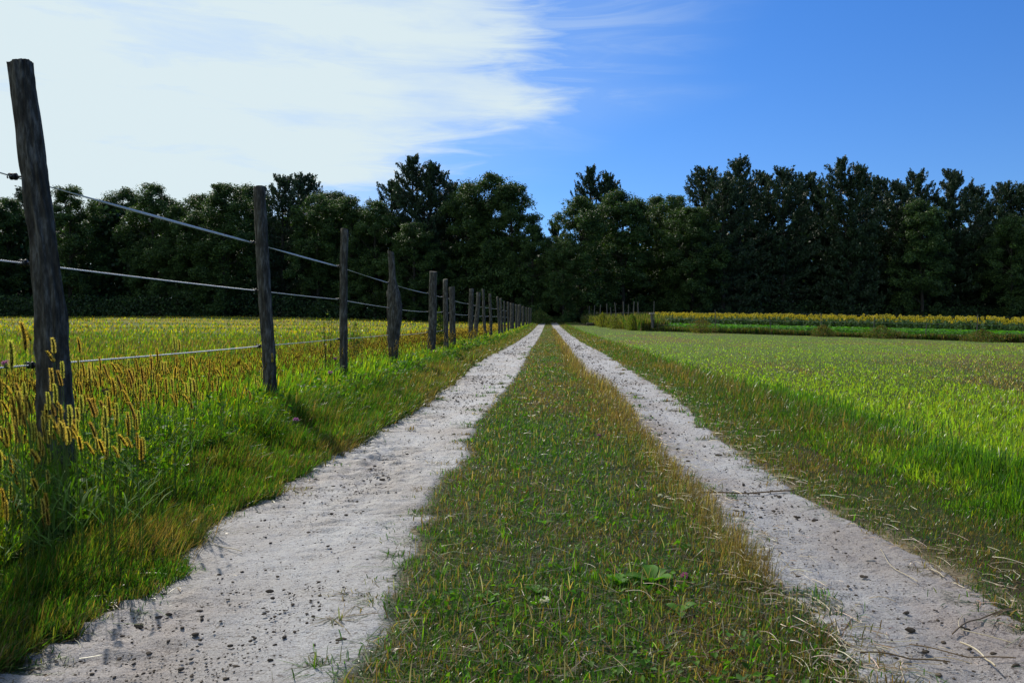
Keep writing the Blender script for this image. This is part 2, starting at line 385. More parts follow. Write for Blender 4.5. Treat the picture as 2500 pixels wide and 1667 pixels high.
GR = (.055, .135, .012); GR2 = (.09, .19, .014); GD = (.025, .075, .012); OL = (.09, .095, .025); ST = (.34, .27, .15); BR = (.13, .085, .035); TAN = (.20, .135, .065); PALE = (.50, .44, .32); YG = (.17, .21, .015); GOLD = (.33, .22, .012); DRY = (.19, .155, .095); DRY2 = (.27, .24, .18)

# grassy strip between the ruts
def median():
    A = Acc(); n = 380000
    y = logy(n, 1.15, 118, 1.65); x = R.uniform(-.75, .88, n)
    lo, li, ri, ro = rut_edges(y)
    jag = .10 * (fbm(x * 9, y * 9, 151, 3) - .5) * 2 * np.clip(y / 4, .8, 1.6); ok = (x > li + .02 + jag - .02 * R.random(n)) & (x < ri - .01 + jag + .05 * R.random(n)); x, y = x[ok], y[ok]; n = len(x)
    s = np.clip(y / 2.6, 1, 30) ** .8
    pn = fbm(x * 2.3, y * 1.1, 51); rs = sst(x, .12, .55)
    bare = fbm(x * 4, y * 3, 58)
    h = (.012 + .022 * R.random(n) ** 1.5) * (1 + .6 * rs * sst(y, 3, 6)) * np.clip(s, 1, 1.6) * (.45 + 1.1 * fbm(x * 6, y * 5, 59)) * np.clip((np.minimum(x - li[ok], ri[ok] - x) + .03) / .12, .4, 1); wd = .0019 * s * R.uniform(.6, 1.5, n)
    c = by_zone(x, y, pick(n, [GR, GD, OL, GR2], [3, 5, 2.5, .5], .35), pick(n, [OL, BR, TAN, DRY], [3.5, 4.5, 1.8, .35], .35), np.clip(.28 + 2.2 * (pn - .48) + .50 * rs * sst(y, 2.5, 5) + .28 * sst(y, 3.5, 8), .05, .92))
    fl = R.random(n) < .80; A.add(blades(x[fl], y[fl], h[fl], wd[fl], c[fl], 2.4, (.12, -.05), z0=.002)); fl = ~fl; A.add(blades(x[fl], y[fl], h[fl], wd[fl], c[fl], 1.25, (.12, -.05)))
    # curled dry blades lying about, glinting
    m = 5200; y = logy(m, 1.2, 22, 1.5); x = R.uniform(-.5, .7, m); lo, li, ri, ro = rut_edges(y); ok = (x > li) & (x < ri); x, y = x[ok], y[ok]; m = len(x)
    A.add(blades(x, y, R.uniform(.02, .06, m), .0026 * np.clip(y / 2.6, 1, 5) * R.uniform(.6, 1.3, m), pick(m, [DRY, DRY2, TAN], [3, 2, 2]), 1.7, (0, 0), z0=.016))
    # short matted litter and creeping shoots, many glinting
    m = 60000; y = logy(m, 1.2, 30, 1.7); x = R.uniform(-.55, .8, m); lo, li, ri, ro = rut_edges(y); ok = (x > li + .02) & (x < ri - .01); x, y = x[ok], y[ok]; m = len(x)
    dd = np.clip(.35 + 1.6 * (fbm(x * 3, y * 2, 160) - .5), .1, .9)
    A.add(blades(x, y, R.uniform(.010, .034, m), .0026 * np.clip(y / 2.6, 1, 5) * R.uniform(.5, 1.5, m), by_zone(x, y, pick(m, [GR, GD, GR2], [3, 3, 2], .3), pick(m, [DRY, BR, TAN, OL], [2, 4, 2, 3], .35), dd), 2.2, (.1, -.05), z0=.004))
    # taller green tufts
    k = 170; ty = logy(k, 1.2, 25, 1.3); tx = R.uniform(-.4, .55, k)
    x = np.repeat(tx, 16) + R.normal(0, .018, k * 16); y = np.repeat(ty, 16) + R.normal(0, .018, k * 16); ok = ~on_sand(x, y); x, y = x[ok], y[ok]; m = len(x)
    A.add(blades(x, y, R.uniform(.03, .07, m), .0036 * np.clip(y / 3, 1, 5) * R.uniform(.6, 1.2, m), pick(m, [GR, GR2, GD], [3, 2, 2]), .8, (.1, -.1)))
    # tall dry seed grass on the right border of the strip
    m = 9000; y = logy(m, 2.2, 60, 1.3); ri = rut_edges(y)[2]; x = ri - np.abs(R.normal(0, .09, m)) + .02
    A.add(blades(x, y, R.uniform(.06, .15, m) * np.clip(y / 8, .75, 1.6), .0015 * np.clip(y / 3, 1, 12), pick(m, [TAN, BR, ST, OL], [4, 3, .8, 2]), .6, (.12, 0)))
    return tag(A.build('strip_grass', M_grass), 'short worn green and brown grass on the strip between the wheel tracks', 'grass', None, 'stuff')
median()

def edge_tufts():
    A = Acc(); k = 520; cy = logy(k, 1.3, 25, 1.35); ed = rut_edges(cy); w_ = R.integers(0, 4, k); cx = np.choose(w_, ed) + R.normal(0, .045, k) * np.clip(cy / 4, 1, 2)
    q = R.integers(14, 60, k); x = np.repeat(cx, q); y = np.repeat(cy, q); m = len(x); sp = np.repeat(R.uniform(.010, .035, k), q); x = x + R.normal(0, 1, m) * sp * 1.5; y = y + R.normal(0, 1, m) * sp
    g_ = np.repeat(R.random(k) < .6, q); c = np.where(g_[:, None], pick(m, [GR, GD, OL], [3, 4, 2], .3), pick(m, [BR, TAN, OL, DRY], [3, 3, 3, 1], .3))
    A.add(blades(x, y, np.repeat(R.uniform(.012, .035, k), q) * R.uniform(.5, 1.3, m), .0026 * np.clip(y / 2.8, 1, 6) * R.uniform(.6, 1.5, m), c, 2.3, (.05, -.05), z0=.006))
    tag(A.build('creeping_tufts', M_grass), 'small creeping tufts fraying the borders of both wheel tracks', 'grass', None, 'stuff')
edge_tufts()

def right_side():
    # creeping low grass beside the right rut
    A = Acc(); n = 320000; y = logy(n, 1.2, 110, 1.6); x = R.uniform(1.0, 2.15, n); ro = rut_edges(y)[3]
    t = (x - ro) / .75; jag = .09 * (fbm(x * 9, y * 9, 152, 3) - .5) * 2 * np.clip(y / 4, .8, 1.6); ok = (x > ro + .01 + jag - .02 * R.random(n)) & (R.random(n) < 1.35 - .5 * t); x, y, t = x[ok], y[ok], t[ok]; n = len(x)
    s = np.clip(y / 2.6, 1, 30) ** .8; pn = fbm(x * 2.1, y * 1.5, 53)
    c = by_zone(x, y, pick(n, [GR, GD, OL], [3, 4, 3]), pick(n, [BR, TAN, DRY, OL], [3, 3, .6, 2]), np.clip(.10 + 1.5 * (pn - .45) + .30 * sst(y, 5, 12), .03, .85))
    A.add(blades(x, y, (.012 + .020 * R.random(n)) * (1 + 1.8 * sst(x, 1.5, 1.95)) * np.clip(s, 1, 2.0) * (.4 + 1.3 * fbm(x * 6, y * 6, 68)), .0020 * s * R.uniform(.6, 1.4, n), c, 1.5, (.12, -.05)))
    tag(A.build('verge_grass', M_grass), 'low creeping grass along the outer border of the right wheel track', 'grass', None, 'stuff')
    # bright green uncut band, then the mown meadow
    A = Acc(); n = 95000; y = logy(n, 1.8, 110, 1.5); x = 1.76 + .12 * (fbm(y * 1.5, 2.2, 54) - .5) * 2 + .16 * sst(y, 3, 7) + np.abs(R.normal(0, .27, n)) - .22 * R.random(n) ** 2
    kp = R.random(n) < sst(fbm(x * 3.5, y * 2.5, 155), .32, .55) + .15; x, y = x[kp], y[kp]; n = len(x)
    s = np.clip(y / 3.2, 1, 30) ** .8
    h = R.uniform(.05, .16, n) * (1 - .45 * sst(x, 2.2, 3.2)) * (1 - .5 * sst(y, 5, 14)) * (.25 + 1.5 * fbm(x * 4, y * 4, 66)) * (.35 + .65 * sst(x - .16 * sst(y, 3, 7), 1.66, 2.05))
    A.add(blades(x, y, h, .0048 * s * R.uniform(.6, 1.3, n), pick(n, [GR, GR2, GD, YG], [5, 4, 2, 1]), .28, (.06, -.03)))
    tag(A.build('uncut_grass', M_grass), 'band of taller bright green grass blades bordering the right meadow', 'grass', None, 'stuff')
    A = Acc(); n = 420000; y = logy(n, 1.9, 108, 1.75); x = y * .92 * R.random(n) ** 1.15 + 1.74 + .10 * (fbm(y * 1.5, 2.2, 54) - .5) * 2 + .1 * sst(y, 3, 8)
    ok = ~behind_strip(x, y); x, y = x[ok], y[ok]; n = len(x)
    s = np.clip(y / 3.0, 1, 40) ** .78; pn = fbm(x * .7, y * .34, 55); p2 = fbm(x * .16, y * .07, 56)
    dryp = np.clip(.28 + 4.4 * (pn - .5) + 2.4 * (p2 - .5), .04, .88) * (1 - .85 * sst(y, 8, 22))
    tall = R.random(n) < .30
    h = np.where(tall, R.uniform(.04, .085, n) * (1 - .4 * sst(y, 4, 12)), R.uniform(.012, .035, n)) * np.clip(s, 1, 1.2) * (.7 + .6 * fbm(x * 2.2, y * 2.2, 57))
    c = by_zone(x, y, pick(n, [GR2, YG, (.24, .36, .03)], [2, 3, 8], .18), pick(n, [TAN, ST, BR, OL, PALE], [3, 2.2, 2.5, 3, .5]), dryp)
    A.add(blades(x, y, h, .0038 * s * R.uniform(.6, 1.4, n), c, .75, (.06, -.04)))
    m = 26000; y = logy(m, 2, 40, 1.7); x = y * .9 * R.random(m) + 2.0; kp = (fbm(x * .7, y * .34, 55) > .50) & (y < 22); x, y = x[kp], y[kp]; m = len(x)
    A.add(blades(x, y, R.uniform(.03, .06, m), .003 * np.clip(y / 3, 1, 7) * R.uniform(.6, 1.4, m), pick(m, [DRY, DRY2, TAN], [4, 2, 3]), 2.2, (0, 0), z0=.02))
    tag(A.build('meadow_grass', M_grass), 'mown bright green meadow with straw coloured patches right of the track', 'grass', None, 'stuff')
A_FENCE = np.array([7.75, 58.0]); B_FENCE = np.array([27.5, 42.5])
def strip_s(x, y):                                    # signed distance behind the garden border line (positive = garden side)
    d = B_FENCE - A_FENCE; n_ = np.array([-d[1], d[0]]) / np.linalg.norm(d)
    return (x - A_FENCE[0]) * n_[0] + (y - A_FENCE[1]) * n_[1]
C_FENCE = np.array([5.0, 97.0])
def side_s(x, y):
    d = C_FENCE - A_FENCE; n_ = np.array([d[1], -d[0]]) / np.linalg.norm(d)
    return (x - A_FENCE[0]) * n_[0] + (y - A_FENCE[1]) * n_[1]
def behind_strip(x, y): return (strip_s(x, y) > 0) & (side_s(x, y) > 0)
right_side()

def left_side():
    # low worn edge by the left rut
    A = Acc(); n = 190000; y = logy(n, 1.2, 112, 1.6); lo = rut_edges(y)[0]; x = lo + .05 - R.random(n) ** 1.2 * .78; kp = x < lo + .06 * (fbm(x * 9, y * 9, 153, 3) - .5) * 2 * np.clip(y / 4, 1, 2) + .02 * R.random(n); x, y, lo = x[kp], y[kp], lo[kp]; n = len(x)
    s = np.clip(y / 2.6, 1, 30) ** .8; t = lo - x; pn = fbm(x * 2.5, y * 1.3, 61)
    c = by_zone(x, y, pick(n, [GR, GD, OL, YG], [3, 4, 3, .4]), pick(n, [BR, TAN, DRY, OL], [2, 2, .4, 5]), np.clip(.34 + 1.2 * (pn - .5) - .5 * t + .4 * sst(y, 5, 9) * (t < .5), .03, .95))
    A.add(blades(x, y, (.03 + .045 * R.random(n) + .12 * np.clip(t, 0, .6)) * np.clip(s, 1, 1.8) * (.35 + 1.3 * fbm(x * 5, y * 5, 67)), .0026 * s * R.uniform(.6, 1.4, n), c, .75, (.22, -.1)))
    for cx_, cy_, m, sp in ((-1.38, 2.66, 2400, .11), (-1.30, 2.5, 900, .08), (-1.25, 4.5, 1500, .12), (-1.25, 7.2, 2500, .3), (-1.5, 9.5, 2200, .38)):
        x = cx_ + R.normal(0, sp, m) * .9; y = cy_ + R.normal(0, sp, m) * 1.3; kp = ~on_sand(x, y, .05); x, y = x[kp], y[kp]; m = len(x); A.add(blades(x, y, R.uniform(.04, .13, m), .0016 * np.clip(y / 3, 1, 4) * R.uniform(.6, 1.5, m), pick(m, [TAN, BR, OL, DRY], [4, 3, 3, 1]), .8, (.45, -.15)))
    tag(A.build('edge_grass', M_grass), 'worn brownish grass spilling over the outer border of the left wheel track', 'grass', None, 'stuff')
    # tall lush verge around the fence
    A = Acc(); n = 230000; y = logy(n, .9, 105, 1.5); lo = rut_edges(y)[0]; x = lo - .42 - R.random(n) * (1.9 + .02 * y) - .1 * fbm(y * 2, 3.3, 62)
    s = np.clip(y / 2.8, 1, 30) ** .8; t = lo - x; pn = fbm(x * 1.6, y * 1.1, 63)
    g = sst(t, .35, 1.0)
    h = (.10 + .22 * g * R.uniform(.5, 1.15, n)) * (.75 + .5 * pn) * (1 - .15 * sst(y, 8, 20))
    c = by_zone(x, y, pick(n, [GR, GR2, GD, (.20, .29, .02)], [3, 5, 2, 5], .35), pick(n, [OL, YG, TAN, GOLD, BR], [1.5, 5, .8, 2, .5]), np.clip(.10 + .5 * (pn - .4) + .30 * sst(y, 9, 20), .03, .8))
    A.add(blades(x, y, h, .0048 * s * R.uniform(.4, 1.6, n), c, .55, (.12, -.05), curl=.9))
    m = 9000; yb = logy(m, 1.5, 14, 1.5); xb = -1.62 - R.random(m) * 1.5; A.add(blades(xb, yb, R.uniform(.16, .34, m) * np.clip(.5 + (-1.6 - xb) * 1.2, .5, 1), R.uniform(.005, .010, m) * np.clip(yb / 4, 1, 3), pick(m, [GR2, YG, GR, GD], [4, 4, 2, 1], .3), .6, (.12, -.05), curl=1.0))
    tag(A.build('tall_verge_grass', M_grass), 'lush tall green grass growing around the foot of the wooden fence', 'grass', None, 'stuff')
    # paddock beyond the fence
    A = Acc(); n = 240000; y = logy(n, 2.5, 112, 1.8); x = -2.9 - R.random(n) * (.85 * y + .5) - .008 * y
    s = np.clip(y / 3.0, 1, 45) ** .85; pn = fbm(x * .35, y * .22, 64); band = fbm(x * .03 + 3, y * .13, 65)
    gold = sst(y, 30, 60) * sst(band, .40, .55)
    c = by_zone(x, y, pick(n, [GR, OL, YG, GD], [4, 2.5, 5, 1]), pick(n, [OL, BR, TAN, YG], [4, 1.4, 1.4, 2]), np.clip(.35 + 1.6 * (pn - .5), .05, .8))
    c = by_zone(x, y, c, pick(n, [GOLD, (.22, .26, .02), (.38, .34, .02)], [2, 2, 4], .12), gold * .85)
    A.add(blades(x, y, (.08 + .16 * R.random(n)) * (.7 + .7 * pn), .0058 * s * R.uniform(.5, 1.4, n), c, .4, (.1, -.04)))
    tag(A.build('paddock_grass', M_grass), 'rough paddock grass with golden patches beyond the wooden fence', 'grass', None, 'stuff')
left_side()

# broad-leaved weeds between the blades
def leaf_quads(c, nrm, up, L, W):
    """kite leaves with a fold: centres c, normals nrm, long axis up"""
    n = len(c); up = up - (up * nrm).sum(1)[:, None] * nrm; up /= np.linalg.norm(up, axis=1)[:, None] + 1e-9
    sd_ = np.cross(nrm, up); L = L[:, None]; W = W[:, None]
    v = np.stack([c - up * L * .5, c + sd_ * W * .5 + nrm * W * .18, c + up * L * .5, c - sd_ * W * .5 + nrm * W * .18], 1)
    b = np.arange(n)[:, None] * 4
    return v.reshape(-1, 3), np.concatenate([b + [0, 1, 2], b + [0, 2, 3]])
def unit(n):
    a = R.normal(0, 1, (n, 3)); return a / np.linalg.norm(a, axis=1)[:, None]
def weeds(name, xs, ys, hmax, per, L, label, pal, prob):
    n = len(xs) * per; x = np.repeat(xs, per); y = np.repeat(ys, per); hh = np.repeat(hmax, per)
    f = R.random(n) ** .7; c = np.stack([x + R.normal(0, .035, n) * (1 + hh), y + R.normal(0, .035, n) * (1 + hh), ground_z(x, y) + .01 + hh * f], 1)
    nr = unit(n) * .8 + np.array([0, 0, .9]); nr /= np.linalg.norm(nr, axis=1)[:, None]
    l = L * R.uniform(.6, 1.3, n) * np.clip(y / 4, 1, 8) ** .5
    v, t = leaf_quads(c, nr, unit(n), l, l * .55)
    col = np.repeat(pick(n, pal, prob, .25), 4, 0)
    return tag(mesh_np(name, v, t, M_broad, col), label, 'weeds', None, 'stuff')
k = 1000; y = logy(k, 1.6, 30, 1.4); x = -1.6 - R.random(k) * 1.5
weeds('verge_weeds', x, y, R.uniform(.06, .32, k), 26, .032, 'leafy clover and weeds mixed into the tall grass by the fence', [GR, GR2, GD], [4, 3, 2])
k = 150; y = logy(k, 1.2, 14, 1.4); x = R.uniform(-.3, .5, k)
weeds('strip_clover', x, y, R.uniform(.015, .05, k), 12, .02, 'small clover leaves scattered in the grass strip', [GR, GR2], [3, 2])

# plantain rosettes (bright broad leaves seen on the strip)
def plantain(loc, size, nl):
    b = MB()
    for i in range(nl):
        a = i / nl * 6.28 + R.uniform(-.4, .4); L = size * R.uniform(.8, 1.2); el_ = R.uniform(.35, 1.0)
        u = np.linspace(0, 1, 6); wd = np.sin(np.clip(u, .03, .985) * math.pi) ** .8 * L * .24
        cx = u * L * math.cos(el_); cz = u * L * math.sin(el_) - u ** 2 * L * .35
        v = []
        for q in range(6):
            for sgn in (-1, 0, 1):
                px_ = cx[q]; py_ = sgn * wd[q]; v.append((px_ * math.cos(a) - py_ * math.sin(a), px_ * math.sin(a) + py_ * math.cos(a), cz[q] + abs(sgn) * wd[q] * .35 + .005))
        f = [(q * 3 + s, q * 3 + s + 1, q * 3 + s + 4, q * 3 + s + 3) for q in range(5) for s in (0, 1)]
        b.add(v, f, np.array([.075, .20, .014]) * R.uniform(.7, 1.3))
    o = b.build('plantain', M_broad, smooth=True); o.location = loc; return o
for (px, py, sz, nl, lab) in [(1590, 1415, .085, 7, 'bright green broad-leaved rosette right of centre on the grass strip'),
                              (1510, 1420, .06, 5, 'small bright green leaf cluster left of the broad rosette on the strip'),
                              (1330, 1270, .045, 4, 'single small bright leaf pair in the middle of the strip, farthest of the rosettes'),
                              (1195, 1455, .05, 4, 'low bright leaves near the left half of the grass strip'),
                              (1660, 1490, .055, 5, 'round bright leaves under the purple clover flower'),
                              (1310, 1440, .05, 4, 'narrow green leaf cluster in the centre of the strip'),
                              (310, 1270, .10, 6, 'broad green leaves low in the left verge by the sandy edge')]:
    d = HC * F / (py - VY + 12); o = plantain(P(px, 0, d).xy.to_3d() + Vector((0, 0, float(ground_z((px - VX) / F * d, d)))), sz, nl)
    tag(o, lab, 'weed')

# clover flower heads and thistles
def flower_head(name, px, py, d, r, col, stem_h, label, cat, thistle=False):
    p = P(px, py, d); g = float(ground_z(p.x, p.y))
    e = empty(name, (p.x, p.y, g), label, cat); b = MB(); hz = max(p.z - g, .02)
    n = 70; dirs = unit(n); dirs[:, 2] = np.abs(dirs[:, 2]) * 1.0 - .2; dirs /= np.linalg.norm(dirs, axis=1)[:, None]
    c = dirs * r * .7 + np.array([0, 0, hz]); nr = np.cross(dirs, unit(n)); nr /= np.linalg.norm(nr, axis=1)[:, None] + 1e-9
    v, t = leaf_quads(c, nr, dirs, np.full(n, r * .9), np.full(n, r * .28)); b.add(v, t, col)
    b.build('flower', M_petal, e)
    s = MB(); v, f = tube([(0, 0, -.01), (R.normal(0, .01), 0, hz * .5), (0, 0, hz - r * .2)], [.0016, .0016, .0014], 5); s.add(v, f, (.06, .11, .03))
    if thistle:
        th = np.linspace(0, 6.28, 9)[:-1]; v, f = tube([(0, 0, hz - r * 1.1), (0, 0, hz - r * .6), (0, 0, hz - r * .1)], [r * .25, r * .6, r * .4], 8); s.add(v, f, (.07, .10, .04))
    s.build('stem', M_plain, e)
W_ = (.75, .74, .66); PU = (.36, .10, .30); TH = (.42, .16, .44)
flower_head('clover_flower', 1330, 1502, 2.05, .013, W_, .06, 'white clover flower on the strip, nearest of the clover heads', 'flower')
flower_head('clover_flower', 1672, 1443, 2.25, .013, PU, .06, 'purple clover flower on the right part of the strip', 'flower')
flower_head('clover_flower', 1462, 1063, 5.0, .013, PU, .06, 'faint purple clover flower farther up the strip', 'flower')
flower_head('clover_flower', 1612, 1212, 3.3, .011, W_, .05, 'white clover flower by the dry right border of the strip', 'flower')
flower_head('thistle', 16, 888, 2.8, .016, TH, .6, 'pink purple thistle head left of the nearest post under the low rope', 'thistle', True)
flower_head('thistle', 256, 955, 3.1, .013, (.10, .07, .06), .5, 'dark spent thistle head among foxtails right of the nearest post', 'thistle', True)
flower_head('thistle', 806, 910, 7.0, .022, TH, .4, 'purple thistle head in the verge between the second and third posts', 'thistle', True)
flower_head('thistle', 818, 876, 8.4, .02, TH, .4, 'purple thistle head just left of the third post foot', 'thistle', True)
flower_head('thistle', 722, 1026, 4.5, .018, TH, .3, 'dull purple flower head low in the verge right of the second post', 'thistle', True)

# ------------------------------------------------------------------ foxtail grasses
def foxtail_parts(seed):
    r = np.random.default_rng(seed); L = r.uniform(.042, .068); H = 1.0
    bend = r.uniform(-.02, .03)
    hd = MB(); m = 7; u = np.linspace(0, 1, m); lean = r.uniform(-.15, .5); bc = [(.62, .46, .13), (.60, .50, .20), (.52, .36, .10), (.50, .50, .16), (.64, .48, .16), (.46, .30, .12)][seed % 6]
    cx = u * L * math.sin(lean) + u ** 2 * L * .15; cz = u * L * math.cos(lean)
    rad = .0031 * np.array([.5, .95, 1, 1, .95, .8, .3])
    v, f = tube(np.stack([cx, cx * 0, cz], 1), rad, 7); hd.add(v, f, (.07, .055, .018))
    n = 420; t = r.random(n) * .97; th = r.random(n) * 6.283
    bx = np.interp(t, u, cx); bz = np.interp(t, u, cz)
    dirn = np.stack([np.cos(th), np.sin(th), np.full(n, .75)], 1); dirn /= np.linalg.norm(dirn, axis=1)[:, None]
    base = np.stack([bx, 0 * bx, bz], 1) + dirn * .002; tip = base + dirn * (.0088 * r.uniform(.7, 1.15, n) * (1 - .35 * t ** 3))[:, None]
    sd_ = np.cross(dirn, r.normal(0, 1, (n, 3))); sd_ /= np.linalg.norm(sd_, axis=1)[:, None]; sd_ *= .0005
    v = np.stack([base - sd_, base + sd_, tip], 1).reshape(-1, 3); hd.add(v, np.arange(3 * n).reshape(-1, 3), bc)
    return hd, (cx, cz), L
FOX = [foxtail_parts(102 + i) for i in range(6)]
def stem_mb(h, lean):
    s = MB(); u = np.linspace(0, 1, 7); x = lean * u ** 2
    v, f = tube(np.stack([x - lean, 0 * u, u * h - h], 1), np.linspace(.0012, .0007, 7), 4); s.add(v, f, (.10, .15, .03))
    for k_ in range(2):                                # a leaf blade on the stem
        t = R.uniform(.3, .7); a = R.uniform(0, 6.28); p0 = np.array([lean * t * t - lean, 0, t * h - h]); d = np.array([math.cos(a), math.sin(a), 0])
        q = [p0, p0 + d * .04 + [0, 0, .05], p0 + d * .08 + [0, 0, .07]]; sd_ = np.array([-d[1], d[0], 0]) * .0022
        s.add([q[0] - sd_, q[0] + sd_, q[1] - sd_, q[1] + sd_, q[2]], [(0, 1, 3), (0, 3, 2), (2, 3, 4)], (.08, .17, .015))
    return s
FOX_ME = []
for i, (hd, _, L) in enumerate(FOX):
    o = hd.build('seed_head', M_bristle, link=False); st = stem_mb(.5, R.uniform(-.05, .12)).build('stem', M_plain, link=False); FOX_ME.append((o.data, st.data))
def foxtail(px, py, d, label, group, scale=1.0):
    """py = base of the seed head in the photo"""
    p = P(px, py, d); e = empty('foxtail', (p.x, p.y, float(ground_z(p.x, p.y))), label, 'foxtail', group)
    k_ = R.integers(0, 6); h = max(p.z - e.location.z, .08); rz = R.uniform(-.7, 2.2) + math.pi * .0
    for nm, me in (('seed_head', FOX_ME[k_][0]), ('stem', FOX_ME[k_][1])):
        o = bpy.data.objects.new(nm, me); COL.objects.link(o); o.parent = e; o.location = (0, 0, h); o.rotation_euler = (0, 0, rz + math.pi)
        o.scale = (scale,) * 3 if nm == 'seed_head' else (1, 1, (h + .01) / .5)
# hand placed heads (photo pixel of the base of each head, distance)
solo = [(62, 855, 2.2, 'dark long foxtail head left of the nearest post, second from its edge', 1.25), (75, 832, 2.3, 'dark foxtail head leaning closest to the nearest post, tallest on its left', 1.2),
        (28, 900, 2.0, 'dark foxtail head near the left picture border above the low rope', 1.25), (132, 865, 2.6, 'glowing foxtail head standing tallest in front of the nearest post', 1.1),
        (131, 885, 2.55, 'glowing foxtail head just below the tallest one on the post', .9), (152, 925, 2.6, 'foxtail head in front of the right half of the nearest post, upper of two', 1.0),
        (150, 943, 2.5, 'foxtail head in front of the right half of the nearest post, lower of two', .9), (195, 862, 3.4, 'leaning golden foxtail right of the nearest post crossing the low rope', 1.1),
        (302, 862, 3.6, 'single golden foxtail crossing the low rope farther right of the nearest post', .9), (425, 852, 3.4, 'foxtail rising alone above the low rope midway to the second post', .95),
        (438, 856, 3.2, 'dark foxtail just right of the one alone above the rope', .9), (385, 884, 3.2, 'foxtail hanging left of a leaning pair below the low rope', .9),
        (665, 885, 5.6, 'golden foxtail head in front of the second post', 1.0), (127, 957, 2.4, 'foxtail head in front of the lower left of the nearest post', 1.1),
        (135, 985, 2.3, 'foxtail head in front of the nearest post close to the grass', 1.0), (118, 1002, 2.2, 'foxtail head at the left foot of the nearest post', .9)]
for px, py, d, lab, sc_ in solo: foxtail(px, py, d, lab, 'foxtail grasses along the fence', sc_)
groups = [((95, 190), (1010, 1090), (2.3, 2.9), 40, 'golden foxtail head in the clump at the foot of the nearest post', 'foxtails in the clump at the nearest post'),
          ((0, 90), (930, 1080), (2.2, 3.0), 30, 'golden foxtail head between the left picture border and the nearest post', 'foxtails left of the nearest post'),
          ((190, 330), (900, 1010), (2.7, 4.0), 40, 'golden foxtail head in the verge just right of the nearest post', 'foxtails right of the nearest post'),
          ((330, 480), (890, 1000), (2.8, 4.5), 50, 'golden foxtail head in the verge halfway between the first two posts', 'foxtails midway between the first two posts'),
          ((480, 640), (900, 985), (3.6, 6.0), 36, 'golden foxtail head in the verge just left of the second post', 'foxtails left of the second post'),
          ((0, 120), (1080, 1300), (2.1, 2.7), 42, 'golden foxtail head low in the dark green verge nearest the camera', 'foxtails low in the near verge'),
          ((190, 360), (1010, 1130), (2.2, 2.9), 34, 'golden foxtail head standing below the main band right of the nearest post', 'foxtails below the main band')]
for (x0, x1), (y0, y1), (d0, d1), n, lab, grp in groups:
    for i in range(n):
        py = R.uniform(y0, y1); d = d0 + (d1 - d0) * R.random() * (1 if y1 > 1000 else 1)
        foxtail(R.uniform(x0, x1), py, d, lab, grp, R.uniform(.8, 1.1))
# the uncountable rest of them, farther along the verge
def fox_mass():
    n = 6500; y = logy(n, 2.2, 60, 1.3); x = -2.0 - R.random(n) * 1.7 - .012 * y; g = ground_z(x, y); h = R.uniform(.26, .46, n)
    s = np.clip(y / 9, 1, 4.5)
    L = R.uniform(.042, .065, n) * np.clip(s, 1, 1.8); ln = R.normal(.05, .25, n)
    vs, fs, cs, o_ = [], [], [], 0
    for (a0, a1, rad, colr, sides) in ((0, 1, .0030, (.10, .075, .02), 4), (0, 1, .0066, (.58, .42, .10), 0)):
        if sides:
            u = np.array([0, .5, 1]); rr = np.array([.7, 1, .4]) * rad
            th = np.arange(4) * math.pi / 2
            v = np.zeros((n, 3, 4, 3)); ax = np.sin(ln) * L
            for i in range(3):
                for j in range(4):
                    v[:, i, j, 0] = x + ax * u[i] + rr[i] * s * math.cos(th[j]); v[:, i, j, 1] = y + rr[i] * s * math.sin(th[j]); v[:, i, j, 2] = g + h + L * u[i]
            b = np.arange(n)[:, None] * 12; f = []
            for i in range(2):
                for j in range(4): f.append(b + [i * 4 + j, i * 4 + (j + 1) % 4, i * 4 + 4 + (j + 1) % 4, i * 4 + 4 + j])
            vs.append(v.reshape(-1, 3)); q = np.concatenate(f); cs.append(np.broadcast_to(colr, (n * 12, 3))); nq = n * 12
        else:
            m = 22; t = R.random((n, m)); th = R.random((n, m)) * 6.283; base = np.stack([x[:, None] + np.sin(ln)[:, None] * L[:, None] * t, np.broadcast_to(y[:, None], t.shape), g[:, None] + h[:, None] + L[:, None] * t], -1)
            dn = np.stack([np.cos(th), np.sin(th), np.full(th.shape, .8)], -1); tip = base + dn * rad * (s * .9)[:, None, None]
            wv = np.array([0, 0, 1.])[None, None] * .0016 * s[:, None, None]
            v = np.stack([base - wv, base + wv, tip], 2).reshape(-1, 3); t3 = np.arange(len(v)).reshape(-1, 3) + nq
            vs.append(v); cs.append(np.broadcast_to(colr, v.shape))
    # stems
    st = np.stack([np.stack([x - .0006 * s, y, g], 1), np.stack([x + .0006 * s, y, g], 1), np.stack([x, y, g + h], 1)], 1).reshape(-1, 3)
    off = sum(len(v) for v in vs); t4 = np.arange(len(st)).reshape(-1, 3) + off; vs.append(st); cs.append(np.broadcast_to((.11, .15, .03), st.shape))
    o = mesh_np('foxtail_mass', np.concatenate(vs), [np.concatenate([t3, t4]), q], M_bristle, np.concatenate(cs))
    tag(o, 'mass of golden foxtail seed heads running on along the fence', 'foxtail', None, 'stuff')
fox_mass()

